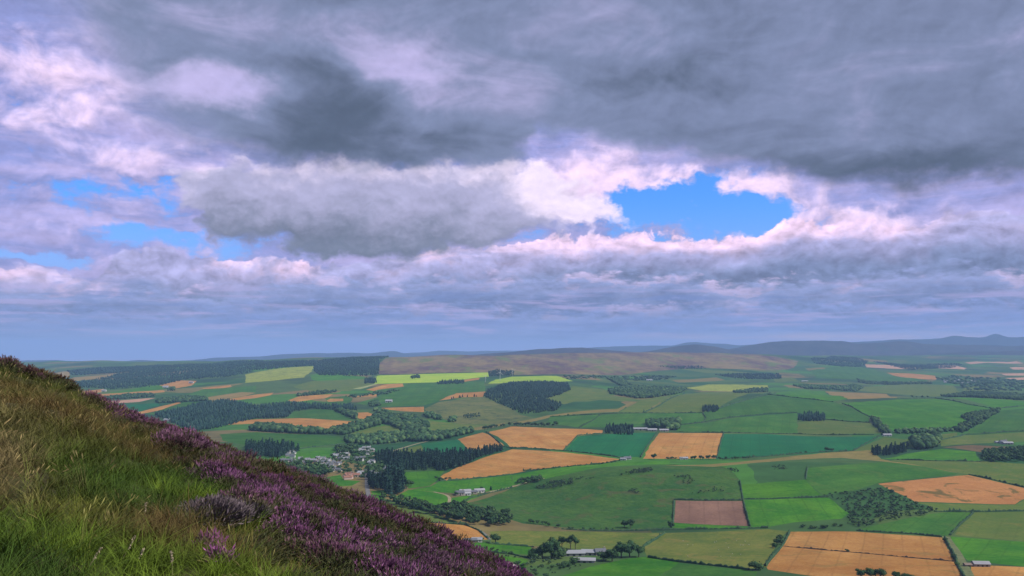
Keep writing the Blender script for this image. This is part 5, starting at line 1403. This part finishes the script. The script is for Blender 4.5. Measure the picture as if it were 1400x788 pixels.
def scatter(name, label, cat, pos, rot, scl, idx, tint):
    me = bpy.data.meshes.new(name)
    me.vertices.add(len(pos)); me.vertices.foreach_set('co', pos.astype(np.float32).ravel())
    for nm, typ, dat in (('rot', 'FLOAT_VECTOR', rot), ('scl', 'FLOAT', scl), ('idx', 'INT', idx), ('tint', 'FLOAT_COLOR', tint)):
        at = me.attributes.new(nm, typ, 'POINT')
        at.data.foreach_set({'FLOAT_VECTOR': 'vector', 'FLOAT_COLOR': 'color'}.get(typ, 'value'), np.ascontiguousarray(dat, dtype=np.int32 if typ == 'INT' else np.float32).ravel())
    me.update()
    o = bpy.data.objects.new(name, me); COL.objects.link(o)
    ng = bpy.data.node_groups.new(name, 'GeometryNodeTree')
    ng.interface.new_socket('Geometry', in_out='INPUT', socket_type='NodeSocketGeometry')
    ng.interface.new_socket('Geometry', in_out='OUTPUT', socket_type='NodeSocketGeometry')
    gi, go = ng.nodes.new('NodeGroupInput'), ng.nodes.new('NodeGroupOutput')
    iop, ci = ng.nodes.new('GeometryNodeInstanceOnPoints'), ng.nodes.new('GeometryNodeCollectionInfo')
    ci.inputs[0].default_value = PCOL; ci.inputs[1].default_value = True; ci.inputs[2].default_value = True
    def att(nm, typ):
        a = ng.nodes.new('GeometryNodeInputNamedAttribute'); a.data_type = typ; a.inputs[0].default_value = nm; return a.outputs[0]
    L = ng.links.new
    L(gi.outputs[0], iop.inputs['Points']); L(ci.outputs[0], iop.inputs['Instance'])
    iop.inputs['Pick Instance'].default_value = True
    L(att('idx', 'INT'), iop.inputs['Instance Index']); L(att('rot', 'FLOAT_VECTOR'), iop.inputs['Rotation']); L(att('scl', 'FLOAT'), iop.inputs['Scale'])
    L(iop.outputs[0], go.inputs[0])
    md = o.modifiers.new('scatter', 'NODES'); md.node_group = ng
    tag(o, label, cat, kind='stuff')
    return o

def to_px(x, y, z):
    u, v = x / y, (z - CAM_H) / y
    b_ = (v * cp - sp_) / (cp + v * sp_)
    a_ = u * (cp - b_ * sp_)
    return CX + a_ * F_PX, CY - b_ * F_PX
def fbm2(x, y, s, seed):
    r = np.random.default_rng(seed); t = np.zeros_like(x); a = 1.0
    for o in range(4):
        g = r.uniform(-1, 1, (256, 256)); qx, qy = x*s*2**o + 50, y*s*2**o + 50
        i, j = np.floor(qx).astype(int), np.floor(qy).astype(int); fx, fy = qx - i, qy - j; fx = fx*fx*(3-2*fx); fy = fy*fy*(3-2*fy)
        G = lambda p, q: g[p % 256, q % 256]
        t += a * (G(i, j)*(1-fx)*(1-fy) + G(i+1, j)*fx*(1-fy) + G(i, j+1)*(1-fx)*fy + G(i+1, j+1)*fx*fy); a *= .5
    return t
def band(r0, r1, per_m2, ph0=-0.66, ph1=0.10):
    n = int((ph1 - ph0) * (r1*r1 - r0*r0) / 2 * per_m2)
    r = np.sqrt(rng.uniform(r0*r0, r1*r1, n)); p = rng.uniform(ph0, ph1, n)
    lim = np.sqrt(Hv / np.interp(p, phq, LK)) * 1.35
    k = r < lim
    return np.column_stack([r*np.sin(p), r*np.cos(p)])[k], np.sqrt(r[k])
allp = [band(2.6, 9, 70), band(9, 16, 38), band(16, 30, 17), band(30, 62, 7)]
Q = np.concatenate([a for a, _ in allp]); lay = np.concatenate([np.full(len(a), i) for i, (a, _) in enumerate(allp)])
zq = heath_z(Q[:, 0], Q[:, 1])
ppx, ppy = to_px(Q[:, 0], Q[:, 1], zq)
keep = (ppx > -60) & (ppx < 800) & (ppy < 850)
Q, lay, zq, ppx, ppy = Q[keep], lay[keep], zq[keep], ppx[keep], ppy[keep]
# where the heather takes over: to the right of a line running down the slope, and along the far ridge
edge_x = np.interp(ppy, [500, 560, 590, 640, 690, 740, 790, 850], [60, 165, 185, 240, 285, 345, 400, 450])
sil_y = np.interp(ppx, sil[:, 0], sil[:, 1])
hn = fbm2(Q[:, 0], Q[:, 1], 0.35, 5); hn2 = fbm2(Q[:, 0], Q[:, 1], 0.9, 6); hn3 = fbm2(Q[:, 0], Q[:, 1], 0.16, 8)
hs = (ppx - edge_x) / 45.0 + 0.85 * hn + 0.4 * hn2
hs = np.maximum(hs, 1.3 - (ppy - sil_y) / 9.0 + 0.6 * hn)
is_h = hs > 0.25
NQ = len(Q)
rot = np.column_stack([rng.normal(0, .12, NQ), rng.normal(0, .12, NQ), rng.uniform(0, 6.283, NQ)])
gs = np.array([0.78, 0.85, 0.95, 1.05])[lay] * rng.uniform(.75, 1.3, NQ)
# grass colours
def mixc(a, b, t): return a + (b - a) * np.clip(t, 0, 1)[:, None]
GREEN, LUSH, OLIVE, STRAW, RUST = (np.array(c) for c in ((.052, .098, .015), (.145, .215, .022), (.125, .130, .030), (.24, .18, .085), (.165, .080, .040)))
one = np.ones((NQ, 1))
gc = mixc(one * GREEN, LUSH, 0.5 + 1.1 * hn2)
upper = np.clip((655 - ppy + 30 * hn3) / 60, 0, 1)
gc = mixc(gc, OLIVE, upper * 0.75 + 0.25 * (hn > .5))
rust = np.clip(1.1 * hn + 0.6 * upper - 0.22, 0, 1)
gc = mixc(gc, RUST, rust * 0.7)
strawz = np.clip(1.15 - np.hypot((ppx - 0) / 70.0, (ppy - 632) / 70.0) + 0.5 * hn2, 0, 1)
gc = mixc(gc, STRAW, np.maximum(strawz * 0.8, np.clip(hn2 - 0.95, 0, 1) * 0.8))
gc = mixc(gc, np.array((.10, .07, .02)), np.clip((ppx - edge_x + 40) / 60, 0, 1) * np.clip(0.3 + hn, 0, 1) * 0.8)
gc = gc * rng.uniform(.65, 1.35, (NQ, 1))
gi_ = rng.integers(0, 4, NQ)
seedy = (rng.random(NQ) < (0.012 + 0.10 * strawz + 0.02 * upper)) & ~is_h
gi_[seedy] = rng.integers(4, 6, int(seedy.sum()))
gc[seedy] = mixc(gc[seedy], STRAW, np.full(int(seedy.sum()), .65))
ig = ~is_h | (rng.random(NQ) < np.clip(0.16 + 0.35 * hn3, 0.06, 0.5))
P3 = np.column_stack([Q, zq - 0.02])
c4 = lambda c: np.column_stack([np.clip(c, .004, .8), np.ones(len(c))])
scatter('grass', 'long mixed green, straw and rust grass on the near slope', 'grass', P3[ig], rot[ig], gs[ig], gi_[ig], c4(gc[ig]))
# heather colours
PURP, PINK, MAUVE, BROWN, HGRN = (np.array(c) for c in ((.20, .072, .175), (.26, .115, .21), (.20, .13, .16), (.115, .066, .046), (.085, .092, .028)))
hc = mixc(one * PURP, PINK, 0.5 + 0.9 * hn2)
hc = mixc(hc, MAUVE, np.clip(0.8 * hn3 + 0.15, 0, 1) * .7)
dull = np.clip(0.85 * hn + 0.6 * hn2 + 0.2, 0, 1)
hc = mixc(hc, BROWN, dull * 1.2)
ridge_top = np.clip(1.2 - (ppx - 40) / 130, 0, 1)
hc = mixc(hc, BROWN, ridge_top * 0.55)
hc = mixc(hc, HGRN, (rng.random(NQ) < 0.22).astype(float) * .8)
hc = hc * rng.uniform(.6, 1.35, (NQ, 1))
hi_ = 6 + rng.integers(0, 3, NQ)
hi_[(dull > 0.35) & (rng.random(NQ) < .75)] = 9
hsn = np.array([0.70, 0.85, 1.05, 1.35])[lay] * rng.uniform(.7, 1.3, NQ)
thin = rng.random(NQ) < np.array([.32, .42, .62, .85])[lay]
ih = is_h & thin & ~((hn + 0.6*hn3 > 0.75) & (rng.random(NQ) < .8))
scatter('heather', 'purple flowering heather covering the slope', 'heather', P3[ih], rot[ih], hsn[ih], hi_[ih], c4(hc[ih]))
print('grass', int(ig.sum()), 'heather', int(ih.sum()))

# ---- single plants and a rock on the slope
def on_heath(px, py):
    u, v = ray(px, py); t = np.exp(np.linspace(math.log(2.0), math.log(90.0), 3000))
    d = CAM_H + v*t - heath_z(u*t, t); i = np.nonzero(d < 0)[0]
    i = i[0] if len(i) else int(np.argmin(d / t))
    return float(u*t[i]), float(t[i]), float(heath_z(u*t[i], t[i]))
M_GSTEM = plain('grey_heather_stem', (0.08, 0.075, 0.065), 0.9, 0.3, 8.0)
M_GFLOW = plain('grey_heather_bloom', (0.15, 0.115, 0.13), 0.9, 0.35, 6.0)
def bush_thing(label, px, py, rad, hgt, n, mats, seed):
    x, y, z = on_heath(px, py); r = np.random.default_rng(seed)
    s_, f_ = heather_parts(r, n, rad, hgt, .9, 1.1)
    t = empty('heather_bush', (x, y, z - .03))
    mesh_obj('stems', s_[0], s_[1], mats[0], t); mesh_obj('flowers', f_[0], f_[1], mats[1], t)
    tag(t, label, 'heather bush', 'single heather bushes')
bush_thing('large faded grey-mauve heather bush at the edge of the grass', 288, 722, .42, .34, 800, (M_GSTEM, M_GFLOW), 1)
bush_thing('smaller faded grey-mauve heather bush right of the large one', 326, 716, .34, .28, 520, (M_GSTEM, M_GFLOW), 2)
M_PINKF = plain('bright_heather_bloom', (0.40, 0.13, 0.33), 0.9, 0.35, 6.0)
bush_thing('small bright pink heather clump alone in the grass', 287, 757, .13, .22, 110, (M_STEM, M_PINKF), 3)
bush_thing('second small bright pink heather clump, lower in the grass', 298, 775, .12, .20, 100, (M_STEM, M_PINKF), 4)
M_STALK = plain('pale_stalk', (0.42, 0.34, 0.24), 0.8, 0.2, 10.0)
def stalk(label, px, py, h):
    x, y, z = on_heath(px, py); r = np.random.default_rng(int(px))
    t = empty('flower_stalk', (x, y, z - .02), r.uniform(0, 6))
    a = np.arange(5) * 1.2566
    v = np.concatenate([np.column_stack([np.cos(a)*q + zz*.12, np.sin(a)*q, np.full(5, zz*h)]) for q, zz in ((.005, 0), (.004, .5), (.003, 1))])
    mesh_obj('stem', v, [(k*5+i, k*5+(i+1) % 5, k*5+5+(i+1) % 5, k*5+5+i) for k in (0, 1) for i in range(5)], M_BLADE if False else M_STALK, t)
    n = 46; zz = r.uniform(.55, 1.0, n); an = r.uniform(0, 6.283, n)
    d = np.column_stack([np.cos(an), np.sin(an), np.full(n, .5)])
    c = np.column_stack([zz*.12 + np.cos(an)*.008, np.sin(an)*.008, zz*h])
    vf = cards(c, d, .008, r); mesh_obj('flower_head', vf[0], vf[1], M_STALK, t)
    tag(t, label, 'flower stalk', 'pale stalks in the grass')
stalk('pale dead flower stalk, left one of the pair in the bottom grass', 162, 772, .24)
stalk('pale dead flower stalk, right one of the pair in the bottom grass', 183, 778, .20)
stalk('pale dead flower stalk standing furthest left in the bottom grass', 113, 785, .20)
stalk('leaning pale flower stalk nearest the pink heather clumps', 236, 786, .24)
stalk('pale flower stalk higher up in the middle of the grass', 196, 712, .22)
def rock(label, px, py, sx, sy, sz):
    x, y, z = on_heath(px, py); r = np.random.default_rng(5); v, f = ICO2
    v = v * np.array([sx, sy, sz]) * (1 + .09 * r.normal(0, 1, len(v)))[:, None]
    m, N, b = new_mat('lichen_rock'); tc = N.n('ShaderNodeTexCoord'); q = N.noise(tc.outputs['Object'], 6.0, 7.0, .65)
    N.put(b.inputs['Base Color'], N.mix(N.step(q, .38, .62), (.16, .14, .13, 1), (.42, .38, .36, 1)))
    o = mesh_obj('rock', v, f, m); o.location = (x, y, z + sz*.5); o.rotation_euler = (.1, .25, .4)
    tag(o, label, 'rock')
rock('pale lichened rock poking out of the heather at the slope edge', 694, 783, .36, .26, .22)
# ---------------------------------------------------------------- the hazy air
bm = bmesh.new()
bmesh.ops.create_cube(bm, size=1.0)
me = bpy.data.meshes.new('haze'); bm.to_mesh(me); bm.free()
haze = bpy.data.objects.new('haze', me); COL.objects.link(haze)
HX, HY0, HY1, HZ0, HZ1 = 40500.0, -12500.0, 40500.0, -126.0, 645.0
haze.scale = (2 * HX, HY1 - HY0, HZ1 - HZ0)
haze.location = (0, (HY0 + HY1) / 2, (HZ0 + HZ1) / 2)
hm = bpy.data.materials.new('haze'); hm.use_nodes = True
ht = hm.node_tree; ht.nodes.clear()
ho = ht.nodes.new('ShaderNodeOutputMaterial'); hv = ht.nodes.new('ShaderNodeVolumePrincipled')
hv.inputs['Color'].default_value = (0.39, 0.60, 1.0, 1)
hv.inputs['Density'].default_value = 4.7e-5
hv.inputs['Anisotropy'].default_value = 0.0
ht.links.new(hv.outputs[0], ho.inputs['Volume'])
me.materials.append(hm)
tag(haze, 'thin blue haze filling the air over the valley', 'haze', kind='stuff')
